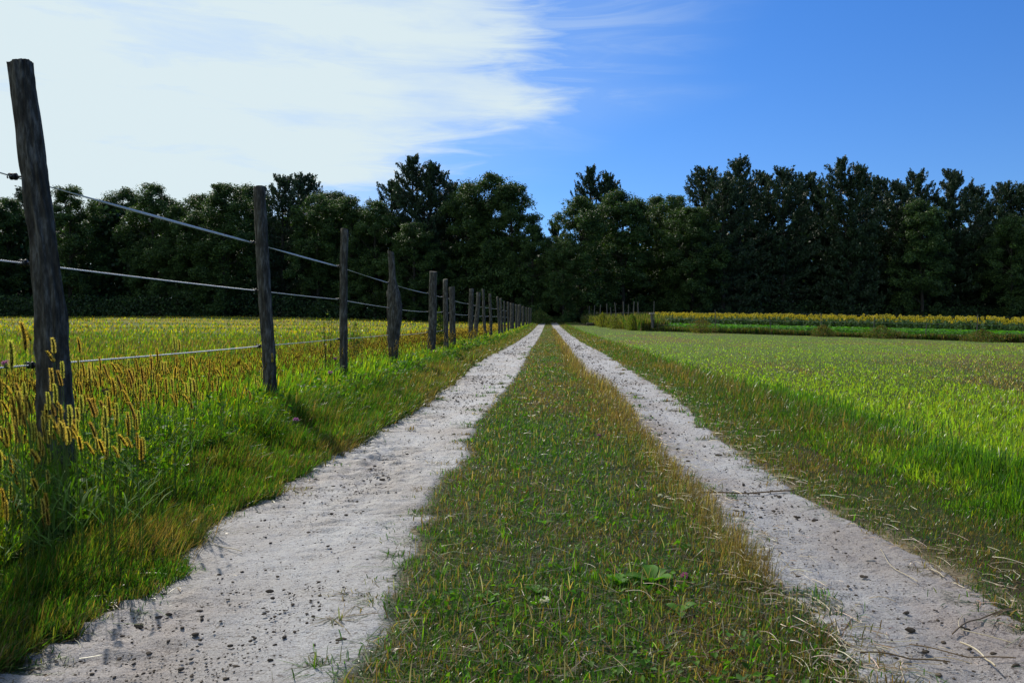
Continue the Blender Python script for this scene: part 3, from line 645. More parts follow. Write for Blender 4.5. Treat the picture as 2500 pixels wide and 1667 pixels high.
# ------------------------------------------------------------------ clods, stones, gravel, straw
def rock_np(seed, flat=.7):
    r = np.random.default_rng(seed); import mathutils
    bm_v = []; t = (1 + 5 ** .5) / 2
    v = np.array([(-1, t, 0), (1, t, 0), (-1, -t, 0), (1, -t, 0), (0, -1, t), (0, 1, t), (0, -1, -t), (0, 1, -t), (t, 0, -1), (t, 0, 1), (-t, 0, -1), (-t, 0, 1)], float); v /= np.linalg.norm(v[0])
    f = [(0, 11, 5), (0, 5, 1), (0, 1, 7), (0, 7, 10), (0, 10, 11), (1, 5, 9), (5, 11, 4), (11, 10, 2), (10, 7, 6), (7, 1, 8), (3, 9, 4), (3, 4, 2), (3, 2, 6), (3, 6, 8), (3, 8, 9), (4, 9, 5), (2, 4, 11), (6, 2, 10), (8, 6, 7), (9, 8, 1)]
    v = list(map(tuple, v))
    for _ in range(1 if seed < 1000 else 2):
        mid = {}; nf = []
        def mp(a, b):
            k_ = (min(a, b), max(a, b))
            if k_ not in mid: q = np.array(v[a]) + np.array(v[b]); q /= np.linalg.norm(q); v.append(tuple(q)); mid[k_] = len(v) - 1
            return mid[k_]
        for a, b, c in f: x_, y_, z_ = mp(a, b), mp(b, c), mp(c, a); nf += [(a, x_, z_), (b, y_, x_), (c, z_, y_), (x_, y_, z_)]
        f = nf
    v = np.array(v); k_ = r.normal(0, 1, (5, 3)); k_ /= np.linalg.norm(k_, axis=1)[:, None]
    rad = np.ones(len(v))
    for q in k_: rad = np.minimum(rad, r.uniform(.62, .8) / np.clip(v @ q, .01, 1))
    rad *= 1 + r.normal(0, .06, len(v)); v = v * rad[:, None] * np.array([1, r.uniform(.7, 1), flat]); return v, np.array(f)
ROCKS = [rock_np(s) for s in range(6)]
def gravel():
    n = 30000; y = logy(n, 1.3, 70, 1.35); side = R.random(n) < .5; lo, li, ri, ro = rut_edges(y)
    u = R.beta(1.1, 1.1, n); x = np.where(side, lo + (li - lo) * u, ri + (ro - ri) * u)
    keep = R.random(n) < .25 + 1.0 * sst(fbm(x * 2, y * 1.0, 71), .45, .7) * (.6 + .9 * sst(fbm(x * .9, y * .35, 44), .48, .62)); x, y = x[keep], y[keep]; n = len(x)
    sz = .0016 * np.exp(R.normal(0, .6, n)) * np.clip(y / 2.6, 1, 9) ** .75; sz = np.minimum(sz, .008 + .0006 * y)
    z = ground_z(x, y) + .004
    vs, fs, o_ = [], [], 0
    for k_ in range(6):
        i = np.arange(k_, n, 6); rv, rf = ROCKS[k_]; rv = rv * np.array([1.2, 1, .75]); th = R.random(len(i)) * 6.28; c, s = np.cos(th)[:, None], np.sin(th)[:, None]
        vx = rv[None, :, 0] * c - rv[None, :, 1] * s; vy = rv[None, :, 0] * s + rv[None, :, 1] * c; vz = np.broadcast_to(rv[None, :, 2], vx.shape)
        v = np.stack([vx, vy, vz], -1) * sz[i][:, None, None] + np.stack([x[i], y[i], z[i]], 1)[:, None, :]
        vs.append(v.reshape(-1, 3)); fs.append((np.arange(len(i))[:, None, None] * len(rv) + rf[None]).reshape(-1, 3) + o_); o_ += v.shape[0] * v.shape[1]
    o = mesh_np('gravel', np.concatenate(vs), np.concatenate(fs), M_clod)
    tag(o, 'scatter of fine dark grit and crumbs of earth on the sandy tracks', 'gravel', None, 'stuff')
gravel()
clods = [(833, 1565, 13, 0, 'dark rounded clod near the strip, largest lump on the left track'), (880, 1580, 11, 0, 'flattish dark clod right of the largest lump on the left track'),
         (765, 1597, 8, 0, 'dark clod below and left of the largest lump'), (340, 1530, 14, 0, 'wide low dark clod on the left track near the verge'),
         (388, 1508, 8, 0, 'dark clod just above right of the wide low one'), (658, 1445, 9, 0, 'dark clod alone in the middle of the left track'),
         (838, 1475, 7, 0, 'small dark clod right of the lone middle clod'), (578, 1629, 10, 0, 'dark clod near the bottom edge of the left track'),
         (562, 1577, 7, 0, 'dark clod above the one near the bottom edge'), (765, 1480, 5, 0, 'tiny dark clod between the lone clod and its right neighbour'),
         (660, 1612, 7, 0, 'small dark clod at the bottom of the left track'), (933, 1172, 7, 0, 'dark clod in the left track farther off near its centre'),
         (1042, 1284, 7, 0, 'dark clod beside a tongue of the strip grass'), (945, 1352, 6, 0, 'small clod close to the strip in the left track'),
         (1108, 1062, 6, 0, 'far dark clod in the left track'), (845, 1258, 5, 0, 'small clod on the left half of the left track'),
         (678, 1408, 5, 0, 'small clod above the lone middle clod'), (445, 1465, 8, 0, 'dark clod at the verge side of the left track'),
         (1754, 1113, 8, 0, 'dark clod near the upper part of the right track'), (1990, 1272, 8, 0, 'dark clod in the middle of the right track'),
         (2078, 1302, 6, 0, 'small dark clod near the outer side of the right track'), (1888, 1248, 5, 0, 'tiny clod on the right track above the middle one'),
         (2105, 1408, 7, 0, 'dark crumbly clod below the right middle of the right track'), (2222, 1540, 13, 0, 'dark triangular clod standing on the lower right track'),
         (2260, 1592, 9, 0, 'dark clod below the triangular one'), (2425, 1598, 9, 0, 'round dark clod near the right picture border'),
         (2212, 1497, 8, 0, 'brown clod above the triangular one'), (2362, 1537, 7, 0, 'dark grey pebble by the crossed twigs'),
         (2182, 1647, 10, 0, 'dark clod at the bottom of the right track'), (2480, 1630, 14, 0, 'dark angular clod in the bottom right corner'),
         (2205, 1618, 16, 1, 'pale blocky stone at the bottom of the right track'), (2220, 1557, 9, 1, 'pale rounded stone behind the triangular clod'),
         (2030, 1612, 24, 1, 'large pale flat stone half buried in dry grass at the strip border'), (2402, 1495, 7, 1, 'small pale stone by the outer grass of the right track'),
         (2125, 1370, 8, 2, 'long pinkish stone lying on the right track'), (1680, 1127, 6, 0, 'dark lump by the dry border of the right track')]
for i, (px, py, r_, kind, lab) in enumerate(clods):
    d = HC * F / (py - VY); rr = .82 * r_ / F * d; rv, rf = rock_np(1000 + i, .72); rv = rv * np.array([1.35 if kind != 2 else 1.9, .8, .85 if kind != 1 else .75])
    x_ = (px - VX) / F * d; o = mesh_np('stone' if kind else 'earth_clod', rv * rr, rf, M_stone if kind else M_clod)
    o.location = (x_, d, float(ground_z(x_, d)) + rr * .30); o.rotation_euler = (0, 0, R.uniform(-.4, .4)); tag(o, lab, 'stone' if kind else 'clod')

def stalk(p2d, rad, z0, col):
    p = np.array(p2d, float); n = 14; t = np.linspace(0, len(p) - 1, n); x_ = np.interp(t, range(len(p)), p[:, 0]); y_ = np.interp(t, range(len(p)), p[:, 1])
    for _ in range(2): x_[1:-1] = (x_[:-2] + x_[1:-1] + x_[2:]) / 3; y_[1:-1] = (y_[:-2] + y_[1:-1] + y_[2:]) / 3
    d = HC * F / (y_ - VY); X = (x_ - VX) / F * d; Z = ground_z(X, d) + z0 + .006 * np.abs(np.sin(np.linspace(0, 5, n)))
    return tube(np.stack([X, d, Z], 1), rad, 5)
stalks = [([(1695, 1207), (1790, 1210), (1940, 1204)], .006, TAN, 'brown stalk lying straight across the right track'),
          ([(2150, 1345), (2168, 1385), (2240, 1430)], .0022, PALE, 'pale curved straw near the outer border of the right track'),
          ([(1975, 1460), (2030, 1500), (2050, 1560)], .0035, PALE, 'thick pale straw along the dry strip border'),
          ([(2345, 1575), (2400, 1610), (2430, 1640)], .004, PALE, 'stout pale straw lying in the lower right'),
          ([(2350, 1510), (2338, 1535), (2345, 1545), (2470, 1582)], .0022, PALE, 'bent pale straw beside the crossed twigs'),
          ([(2325, 1555), (2370, 1525), (2465, 1497)], .003, BR, 'dark twig crossing the bent straw'),
          ([(2220, 1580), (2330, 1610), (2480, 1620)], .0025, TAN, 'long thin brown stalk low on the right track'),
          ([(2100, 1600), (2190, 1612), (2320, 1630)], .003, BR, 'brown stalk leading to the pale blocky stone'),
          ([(1480, 966), (1520, 969), (1570, 966)], .005, BR, 'short brown stalk lying across the far part of the right track'),
          ([(482, 1308), (520, 1335), (590, 1355)], .0025, PALE, 'pale curved straw at the verge side of the left track'),
          ([(242, 1458), (262, 1482), (278, 1495)], .003, PALE, 'short pale stalk lying at the left verge border'),
          ([(2260, 1395), (2300, 1410), (2305, 1420)], .0028, PALE, 'pale straw hanging over the outer grass border of the right track')]
for pts_, rad, col, lab in stalks:
    v, f = stalk(pts_, rad * .58, .008, col); o = mesh_np('dry_stalk', v, f, M_straw, np.broadcast_to(np.array(col) * 1.1, v.shape), smooth=True); tag(o, lab, 'stalk')
def straw():
    n = 2900; b_v = []; b_f = []; o_ = 0
    y = logy(n, 1.3, 14, 1.4); lo, li, ri, ro = rut_edges(y); which = R.random(n)
    x = np.where(which < .5, ri + R.normal(.02, .09, n), np.where(which < .84, ro + np.abs(R.normal(0, .18, n)) - .05, np.where(which < .9, lo + R.normal(0, .07, n), R.uniform(-.4, .6, n))))
    L = .012 + .09 * R.random(n) ** 2.2; a = R.uniform(-1.5, 1.6, n); wv = .0008 * np.clip(y / 2.5, 1, 4) * R.uniform(.6, 1.6, n)
    cur = R.normal(0, .12, n)*np.minimum(1/(L*12),1.5); z = ground_z(x, y) + .010 + .02 * R.random(n) * (1 - on_sand(x, y))
    K = 6; u = np.linspace(-.5, .5, K)
    px = x[:, None] + L[:, None] * (u * np.cos(a)[:, None] - (u ** 2 * cur[:, None]) * np.sin(a)[:, None] * 2)
    py = y[:, None] + L[:, None] * (u * np.sin(a)[:, None] + (u ** 2 * cur[:, None]) * np.cos(a)[:, None] * 2)
    pz = z[:, None] + L[:, None] * .12 * np.cos(u * 3)[None, :] * R.random(n)[:, None]
    c = np.stack([px, py, pz], -1); nx_, ny_ = -np.sin(a), np.cos(a); s = np.stack([nx_, ny_, 0 * nx_], -1)[:, None, :] * wv[:, None, None]
    top = c + np.array([0, 0, 1.])[None, None] * wv[:, None, None]
    v = np.stack([c - s, top, c + s], 2).reshape(-1, 3); b = (np.arange(n)[:, None, None] * K + np.arange(K - 1)[None, :, None]) * 3
    f = np.concatenate([(b + [0, 1, 4, 3]).reshape(-1, 4), (b + [1, 2, 5, 4]).reshape(-1, 4)])
    col = np.repeat(pick(n, [PALE, ST, TAN], [3, 4, 2], .2), K * 3, 0)
    tag(mesh_np('straw', v, f, M_straw, col), 'loose pale straw scattered along the borders of the right track', 'straw', None, 'stuff')
straw()

# ------------------------------------------------------------------ rope fence on the left
# (x_top, y_top, x_foot, distance, half width top, half width foot)
POSTS = [(-1450, 0, -1500, 1.05, .05, .07), (45, 152, 146, 3.2, .053, .074), (632, 458, 668, 5.9, .043, .050), (841, 560, 839, 8.2, .036, .040), (955, 614, 962, 11.5, .045, .055), (1058, 663, 1053, 15.5, .078, .078),
         (1087, 682, 1090, 18.0, .052, .06), (1103, 700, 1106, 19.8, .075, .08), (1151, 705, 1148, 25.0, .07, .08), (1168, 714, 1166, 28.0, .07, .08), (1179, 706, 1186, 30.0, .045, .07), (1196, 718, 1199, 32.5, .05, .075),
         (1214, 725, 1219, 36, .045, .06), (1222, 728, 1226, 39, .05, .07), (1231, 735, 1233, 42.5, .05, .07), (1240, 737, 1241, 46.5, .06, .06), (1250, 740, 1250, 51, .13, .13), (1260, 743, 1260, 56, .08, .08), (1268, 744, 1267, 62, .13, .12), (1277, 748, 1277, 69, .12, .12), (1285, 750, 1285, 76, .08, .08), (1291, 751, 1291, 84, .09, .09), (1296, 752, 1296, 92, .09, .09)]
PLAB = {1: 'nearest and tallest leaning post with deeply furrowed bark', 2: 'second post, slim and straight edged with a flat top', 3: 'third post, thin with a narrow dark top', 4: 'fourth post, narrow on top with a bulging shoulder on its right',
        5: 'fifth post, evenly thick with a flat top', 6: 'sixth post, slim and pale along its left border', 7: 'seventh post, short and thick', 8: 'eighth post, standing alone with a pale cut top', 9: 'ninth post, foot kinked to the left', 10: 'tenth post, slanting away from the kinked one'}
fence = empty('rope_fence', (-2.05, 3.2, 0), 'long row of rough wooden posts strung with three pale ropes left of the track', 'fence')
fz = Vector(fence.location); wires = {0: [], 1: [], 2: []}
for i, (xt, yt, xb, d, wt, wb) in enumerate(POSTS):
    top = P(xt, yt, d); bx = (xb - VX) / F * d; g = float(ground_z(bx, d))
    if i == 0: top.z = 1.8; bx = -1.98; top.x = -2.08
    H = top.z - g + .15; nr = 110 if i == 1 else 44 if i < 6 else 16; ns = 56 if i == 1 else 28 if i < 6 else 10
    u = np.linspace(0, 1, nr)[:, None]; th = (np.arange(ns) / ns * 2 * math.pi)[None, :]
    rad = wb + (wt - wb) * u + 0 * th
    sc_ = .5 if i in (1,) else 1
    bow = (fbm(u * 2.2 + i * 5, i * 3.1, 81) - .5) * (.05 if i < 8 else .07) * np.sin(u * math.pi)
    cx = (bx - .0) + (top.x - bx) * (u ** .85 if i == 1 else u) + bow
    if i == 1:
        rowp = VY - (g - .15 + u[:, 0] * H - HC) * F / d
        cx = ((np.interp(rowp, [152, 423, 600, 780, 1010, 1235], [45, 84, 109, 127, 138, 146]) - VX) / F * d)[:, None]; rad = (np.interp(rowp, [152, 423, 600, 780, 1010, 1235], [26, 28, 28, 33, 37, 41]) / F * d)[:, None] + 0 * th
    if i == 4: rad = np.interp(u[:, 0], [0, .25, .45, .60, .68, .74, .80, 1], [.05, .065, .095, .10, .092, .07, .045, .045])[:, None] + 0 * th; cx = cx + np.interp(u[:, 0], [0, .3, .6, .74, 1], [.0, .0, .035, .015, -.005])[:, None]
    if i == 9: cx = cx + .16 * (1 - u) ** 2 * -1
    fur = fbm(np.cos(th) * 3.2 + 5 * i + 3 + .8 * u, np.sin(th) * 3.2 + u * 3.0, 82, 3) - .5
    fine_ = fbm(th * 6.0 + 2 * np.sin(u * 9), u * 7.0 + i, 83, 3) - .5
    edge_w = 1 - .0 * u
    rad = rad * (1 + .38 * fur + (.42 if i < 6 else .15) * fine_)
    flatz = u * H + g - .15 + np.where(u > .999, .012 * np.cos(th - 1 + i), 0)
    x_ = cx + rad * np.cos(th); y_ = d + .02 * (u - .5) + rad * .92 * np.sin(th); v = np.stack([x_, y_ + 0 * x_, flatz + 0 * x_], -1).reshape(-1, 3)
    k0 = np.arange(nr - 1)[:, None] * ns; j = np.arange(ns)[None, :]; f = np.stack([k0 + j, k0 + (j + 1) % ns, k0 + ns + (j + 1) % ns, k0 + ns + j], -1).reshape(-1, 4)
    v = np.concatenate([v, [[float(cx[-1, 0]), d + .01, float(top.z) - .004]]]); cap = np.stack([(nr - 1) * ns + np.arange(ns), (nr - 1) * ns + (np.arange(ns) + 1) % ns, np.full(ns, nr * ns)], 1)
    po = mesh_np('fence_post', v - np.array(fz), [cap, f], M_post, None, fence, smooth=True)
    if i in PLAB: po['label'] = PLAB[i]
    for k_, (wz) in enumerate((1.36, 1.0, .585)):
        hz = g + wz + .02 * (hsh(np.array([i]), np.array([k_]), 5)[0] - .5); uu = (hz - g) / (H - .15)
        cxx = bx + (top.x - bx) * min(1, max(0, uu)) ** (.85 if i == 1 else 1); cxx = float(np.interp(hz, (g - .15 + u[:, 0] * H), cx[:, 0])); r0 = np.interp(uu, [0, 1], [wb, wt])
        side = (-1, -.35) if i < 2 else (-1, -.2)
        q = np.array([cxx - (r0 + .018), d - .02, hz]); wires[k_].append(q)
        if i in (0,) or i > 14: continue
        b = MB(); ins_s = .8 if i < 4 else 1.0                 # ring insulator: screw, two collars, hook
        v, f = tube([(r0 * .2 + .02, 0, 0), (.012, 0, 0), (.0, 0, 0)], [.004, .004, .004], 6); b.add(v, f)
        for cx_, rr_ in ((.010, .015), (.004, .011), (-.006, .014)):
            v, f = tube([(cx_ - .004, 0, 0), (cx_ - .003, 0, 0), (cx_ + .003, 0, 0), (cx_ + .004, 0, 0)], [.001, rr_, rr_, .001], 12); b.add(v, f)
        a_ = np.linspace(-.6, 4.2, 9); v, f = tube(np.stack([-.012 + .012 * np.cos(a_) * -1, 0 * a_, .013 * np.sin(a_)], 1), .0028, 5); b.add(v, f)
        io = b.build('insulator', M_ins, po, smooth=True); io.location = q - np.array(fz)
LEN = {0: 'upper flat pale tape', 1: 'middle twisted pale rope', 2: 'lowest twisted pale rope'}
for k_ in (0, 1, 2):
    b = MB(); W = wires[k_]; lim = 15 if k_ < 2 else 7
    for i in range(lim):
        a, c = W[i], W[i + 1]; L = np.linalg.norm(c - a); m = int(min(700, max(12, L * (420 if i < 2 else 160 / (1 + i))))) if k_ else 60
        t = np.linspace(0, 1, m); sag = .008 * L * (1 if i > 3 else .3); p = a[None] * (1 - t)[:, None] + c[None] * t[:, None]; p[:, 2] -= 4 * sag * t * (1 - t) * .5
        sc_ = 1 + max(0, W[i][1] - 8) * .035
        if k_ == 0 and i < 5:                          # flat tape, slowly twisting from edge-on to face-on
            tw = np.interp(t, [0, .15, .45, .9, 1], [.05, .15, 1.25, 1.1, .2]) if i in (1, 2) else .4 + .3 * np.sin(t * 5 + i)
            hw = .0062; up = np.stack([np.cos(tw) * 0 + .0, -np.cos(tw) * 0.6, np.sin(tw)], 1) * hw + np.stack([np.cos(tw), 0 * tw, 0 * tw], 1) * hw * .5 + np.array([0, 0, .0011])
            th_ = np.array([.0006, -.0006, 0])
            v = np.stack([p - up - th_, p + up - th_, p + up + th_, p - up + th_], 1).reshape(-1, 3); b0 = np.arange(m - 1)[:, None] * 4
            b.add(v, np.concatenate([b0 + [0, 1, 5, 4], b0 + [1, 2, 6, 5], b0 + [2, 3, 7, 6], b0 + [3, 0, 4, 7]]))
        elif k_ and i < 3:                             # two strands twisted round each other
            turns = L / .026; ph = t * turns * 2 * math.pi
            for s_ in (0, math.pi):
                off_ = np.stack([np.cos(ph + s_), 0 * ph, np.sin(ph + s_)], 1) * .0021; v, f = tube(p + off_, .0021, 5); b.add(v, f)
        else:
            v, f = tube(p, .0028 * sc_, 5); b.add(v, f)
    wo = b.build('rope', M_rope, fence, smooth=(k_ > 0)); wo.data.transform(__import__('mathutils').Matrix.Translation(-fz)); wo['label'] = LEN[k_]

# ------------------------------------------------------------------ garden fence on the right
gf = empty('garden_fence', (A_FENCE[0], A_FENCE[1], float(ground_z(*A_FENCE))), 'thin dark stakes with wire netting round the sunflower garden', 'fence'); gz = Vector(gf.location)
stakes = []
for px, yt, lean, r_ in [(1562, 737, 4, .05), (1547, 736, -1, .045), (1534, 743, 0, .045), (1522, 736, 1, .055), (1505, 738, 4, .05), (1493, 750, 2, .045), (1484, 741, 2, .05), (1466, 744, 0, .05), (1452, 745, 1, .05), (1438, 747, 0, .05)]:
    t = np.clip((px - 1594) / (1434 - 1594), 0, 1); # position along the receding side
    # solve distance along the side so that it projects to px
    best = min(np.linspace(0, 1, 400), key=lambda s: abs((A_FENCE[0] + s * (C_FENCE[0] - A_FENCE[0])) / (A_FENCE[1] + s * (C_FENCE[1] - A_FENCE[1])) * F + VX - px))
    q = A_FENCE + best * (C_FENCE - A_FENCE); stakes.append((q[0], q[1], HC + (VY - yt) / F * q[1], lean, r_))
corner = (A_FENCE[0], A_FENCE[1], HC + (VY - 766) / F * A_FENCE[1], 0, .10)
front = []
for px, yt in [(1746, 756), (1880, 772), (2005, 764), (2135, 775), (2262, 790), (2385, 768), (2500, 790)]:
    best = min(np.linspace(0, 1.05, 500), key=lambda s: abs((A_FENCE[0] + s * (B_FENCE[0] - A_FENCE[0])) / (A_FENCE[1] + s * (B_FENCE[1] - A_FENCE[1])) * F + VX - px))
    q = A_FENCE + best * (B_FENCE - A_FENCE); front.append((q[0], q[1], HC + (VY - yt) / F * q[1], 0, .028))
for i, (x_, y_, zt, lean, r_) in enumerate([corner] + stakes + front):
    g = float(ground_z(x_, y_)); k_ = np.linspace(0, 1, 6); dx = -lean / F * y_
    p = np.stack([x_ + dx * k_ + .03 * np.sin(k_ * 5 + i), y_ + 0 * k_, g - .1 + (zt - g + .1) * k_], 1)
    v, f = tube(p - np.array(gz), np.linspace(r_ * 1.1, r_ * .85, 6), 8); so = mesh_np('stake', v, f, M_post2, None, gf, smooth=True)
    if i == 0: so['label'] = 'thick dark corner post with a pale flat cap'
xs = corner
b = MB(); v, f = tube([(0, 0, corner[2] - gz.z - .0), (0, 0, corner[2] - gz.z + .05)], [.24, .2], 8); v[:, 1] *= .6; b.add(v, f); n_ = len(v)
b.add([(0, 0, corner[2] - gz.z + .05)] + [tuple(q) for q in v[8:]], [(0, 1 + j, 1 + (j + 1) % 8) for j in range(8)]); cp = b.build('post_cap', M_stone, gf)
v, f = tube([(.12, 0, .3), (.13, .02, 1.2), (.16, 0, HC + (VY - 735) / F * A_FENCE[1] - gz.z)], [.035, .035, .028], 7); mesh_np('stake', v, f, M_post2, None, gf, smooth=True)
nb = MB()
for seg in (sorted([corner] + stakes, key=lambda s: s[1]), [corner] + front):
    for a, c in zip(seg[:-1], seg[1:]):
        ga, gc = float(ground_z(a[0], a[1])), float(ground_z(c[0], c[1]))
        for hh in (.5, .95, 1.4):
            t = np.linspace(0, 1, 4)[:, None]; p = np.array([a[0], a[1], ga + hh]) * (1 - t) + np.array([c[0], c[1], gc + hh]) * t
            v, f = tube(p - np.array(gz), .004, 4); nb.add(v, f)
nb.build('wire', M_net, gf)

# bale or block on the far meadow edge with sticks beside it
bd = 84.; bx_ = (1441 - VX) / F * bd; g = float(ground_z(bx_, bd))
r = rock_np(2000)[0]; nx = 9
vv = []; ff = []
def rbox(sx_, sy_, sz_, seed):
    rr = np.random.default_rng(seed); bm = []; v = []; n = 8
    import itertools
    V, Fq = [], []; o_ = 0
    for ax in range(3):
        for sg in (-1, 1):
            a = np.linspace(-1, 1, n); A, B = np.meshgrid(a, a); q = np.zeros((n, n, 3)); q[..., ax] = sg; q[..., (ax + 1) % 3] = A; q[..., (ax + 2) % 3] = B
            l = (np.abs(q) ** 8).sum(-1) ** (1 / 8); q = q / l[..., None]; V.append(q.reshape(-1, 3)); k0 = np.arange(n - 1)[:, None] * n; j = np.arange(n - 1)[None]
            Fq.append(np.stack([k0 + j, k0 + j + 1, k0 + n + j + 1, k0 + n + j], -1).reshape(-1, 4) + o_); o_ += n * n
    v = np.concatenate(V); nn = fbm(v[:, 0] * 3 + v[:, 2] * 2 + 9, v[:, 1] * 3 + v[:, 2] * 3, 90)[:, None]; return v * np.array([sx_, sy_, sz_]) * (.93 + .14 * nn), np.concatenate(Fq)
v, f = rbox(.42, .25, .17, 1); bo = mesh_np('hay_bale', v, f, M_bale); bo.location = (bx_, bd, g + .16); tag(bo, 'dark rectangular bale lying on the far end of the right meadow', 'bale')
for (xa, xb_, dz, lab) in [(1410, 1431, .12, 'dark branch lying left of the bale, rising toward it'), (1416, 1429, .06, 'shorter dark branch on the grass left of the bale')]:
    pa = P(xa, 0, bd + .3); pb = P(xb_, 0, bd); v, f = tube([(pa.x, bd + .3, g + dz + .12), ((pa.x + pb.x) / 2, bd + .1, g + dz + .08), (pb.x, bd, g + .05)], [.03, .045, .05], 6)
    tag(mesh_np('branch', v, f, M_bale, None, smooth=True), lab, 'branch')

# weeds and crops round the garden
def along(a, b, n, off0, off1, side=1):
    t = R.random(n); d = b - a; nn = np.array([-d[1], d[0]]) / np.linalg.norm(d) * side; o_ = R.uniform(off0, off1, n)
    return a[0] + d[0] * t + nn[0] * o_, a[1] + d[1] * t + nn[1] * o_, t
def tall_weeds():
    A = Acc(); B2 = B_FENCE + (B_FENCE - A_FENCE) * .5
    x, y, t = along(A_FENCE, B2, 60000, -.3, 1.0); pn = fbm(t * 40, 1.0, 91) ; n = len(x)
    A.add(blades(x, y, R.uniform(.2, .50, n) * (.45 + .9 * pn), R.uniform(.02, .05, n), pick(n, [GD, OL, BR, GR], [4, 4, 3, 1], .3) * .8, .3, (.05, 0)))
    x, y, t = along(A_FENCE, C_FENCE, 45000, -.9, 1.2, -1); pn = fbm(t * 14, 4.0, 92); n = len(x)
    A.add(blades(x, y, R.uniform(.5, 1.35, n) * (.45 + .9 * pn), R.uniform(.025, .06, n), pick(n, [OL, GD, (.13, .13, .035), TAN], [4, 3, 3, 1], .3), .28, (.05, 0)))
    o = A.build('tall_weeds', M_grass); tag(o, 'dark strip of tall weeds along the garden fence', 'weeds', None, 'stuff')
    x, y, t = along(A_FENCE, B2, 26000, 1.2, 6.0); n = len(x); c = np.stack([x, y, ground_z(x, y) + R.uniform(.12, .60, n)], 1)
    nr = unit(n) * .5 + np.array([0, 0, 1.]); nr /= np.linalg.norm(nr, axis=1)[:, None]; L = R.uniform(.10, .24, n)
    v, tt = leaf_quads(c, nr, unit(n), L, L * .8); tag(mesh_np('vegetable_rows', v, tt, M_broad, np.repeat(pick(n, [(.05, .15, .015), (.07, .19, .02)], [1, 1]), 4, 0)), 'low bright green vegetable crop between the weeds and the sunflowers', 'crop', None, 'stuff')
tall_weeds()
def bush(name, px, d, w_, h_, pal, prob, lab, n=2600, L=.07, cat='bush', loc=None):
    x0 = (px - VX) / F * d; g = float(ground_z(x0, d)); e = empty(name, (x0, d, g), lab, cat)
    th = R.random(n) * 6.28; rr = R.random(n) ** .5; hz = R.random(n); prof = np.sin(np.clip(hz * .85 + .15, 0, 1) * math.pi) ** .6
    lob = 1 + .35 * np.sin(th * 3 + hz * 7) + .2 * np.sin(th * 7 + 1); c = np.stack([rr * w_ * .5 * prof * lob * np.cos(th), rr * w_ * .5 * prof * lob * np.sin(th), hz * h_ * (1 - .3 * rr * rr)], 1)
    v, t = leaf_quads(c, unit(n), unit(n), L * R.uniform(.6, 1.4, n), L * .5 * R.uniform(.6, 1.4, n)); mesh_np('foliage', v, t, M_broad, np.repeat(pick(n, pal, prob, .3), 4, 0), e)
    s = MB()
    for k_ in range(9):
        a = R.uniform(0, 6.28); q = R.uniform(.1, .35) * w_; v, f = tube([(0.02 * k_ - .08, 0, -.03), (q * .5 * math.cos(a), q * .5 * math.sin(a), h_ * .4), (q * math.cos(a), q * math.sin(a), h_ * .85)], [min(h_, w_) * .012, min(h_, w_) * .009, min(h_, w_) * .004], 5); s.add(v, f, (.06, .06, .03))
    s.build('stems', M_plain, e); return e
bush('goldenrod_bush', 1471, 74, 1.3, 1.5, [OL, YG, (.22, .18, .02)], [4, 2, 3], 'yellow topped bushy weed before the garden stakes, left of the others')
bush('weed_bush', 1500, 66, 1.6, 1.1, [OL, YG, TAN], [4, 2, 1], 'pale olive bushy weed in front of the receding stakes')
bush('weed_bush', 1543, 60, 1.3, 1.35, [OL, YG, GR], [4, 2, 2], 'olive green upright bush between the stakes and the corner post')
bush('weed_bush', 1712, 53.2, 2.0, 1.15, [OL, BR, GD, (.2, .13, .02)], [3, 3, 2, 1.5], 'brownish broad bush in the weed strip below the sunflowers')
bush('weed_bush', 2010, 48.5, 1.5, .8, [BR, GD, OL], [3, 2, 2], 'dark brown low bush in the weed strip by a thin stake')
bush('weed_bush', 2150, 46.2, 2.2, .85, [OL, GD, BR], [3, 2, 2], 'wide olive bush in the weed strip toward the right')
bush('weed_bush', 2400, 43, 2.2, .75, [BR, GD, OL], [3, 2, 2], 'wide brown bush in the weed strip near the right picture border')
bush('roadside_bush', 1318, 96, 3.0, 2.0, [OL, GD, (.12, .15, .06)], [3, 3, 3], 'grey green bush where the rope fence meets the wood', 3500, .12)
bush('weed_bush', 1072, 18.6, .42, 1.15, [GD, OL, YG], [5, 3, 1], 'dark upright weed between the fifth and sixth fence posts', 2200, .045)
bush('weed_bush', 800, 8.4, .30, .95, [OL, GD, TAN], [3, 4, 1], 'airy tall seeding weed left of the third post', 260, .022)
bush('weed_bush', 868, 11.2, .32, .85, [OL, GD, TAN], [3, 4, 1], 'slim weed between the third and fourth posts', 600, .03)

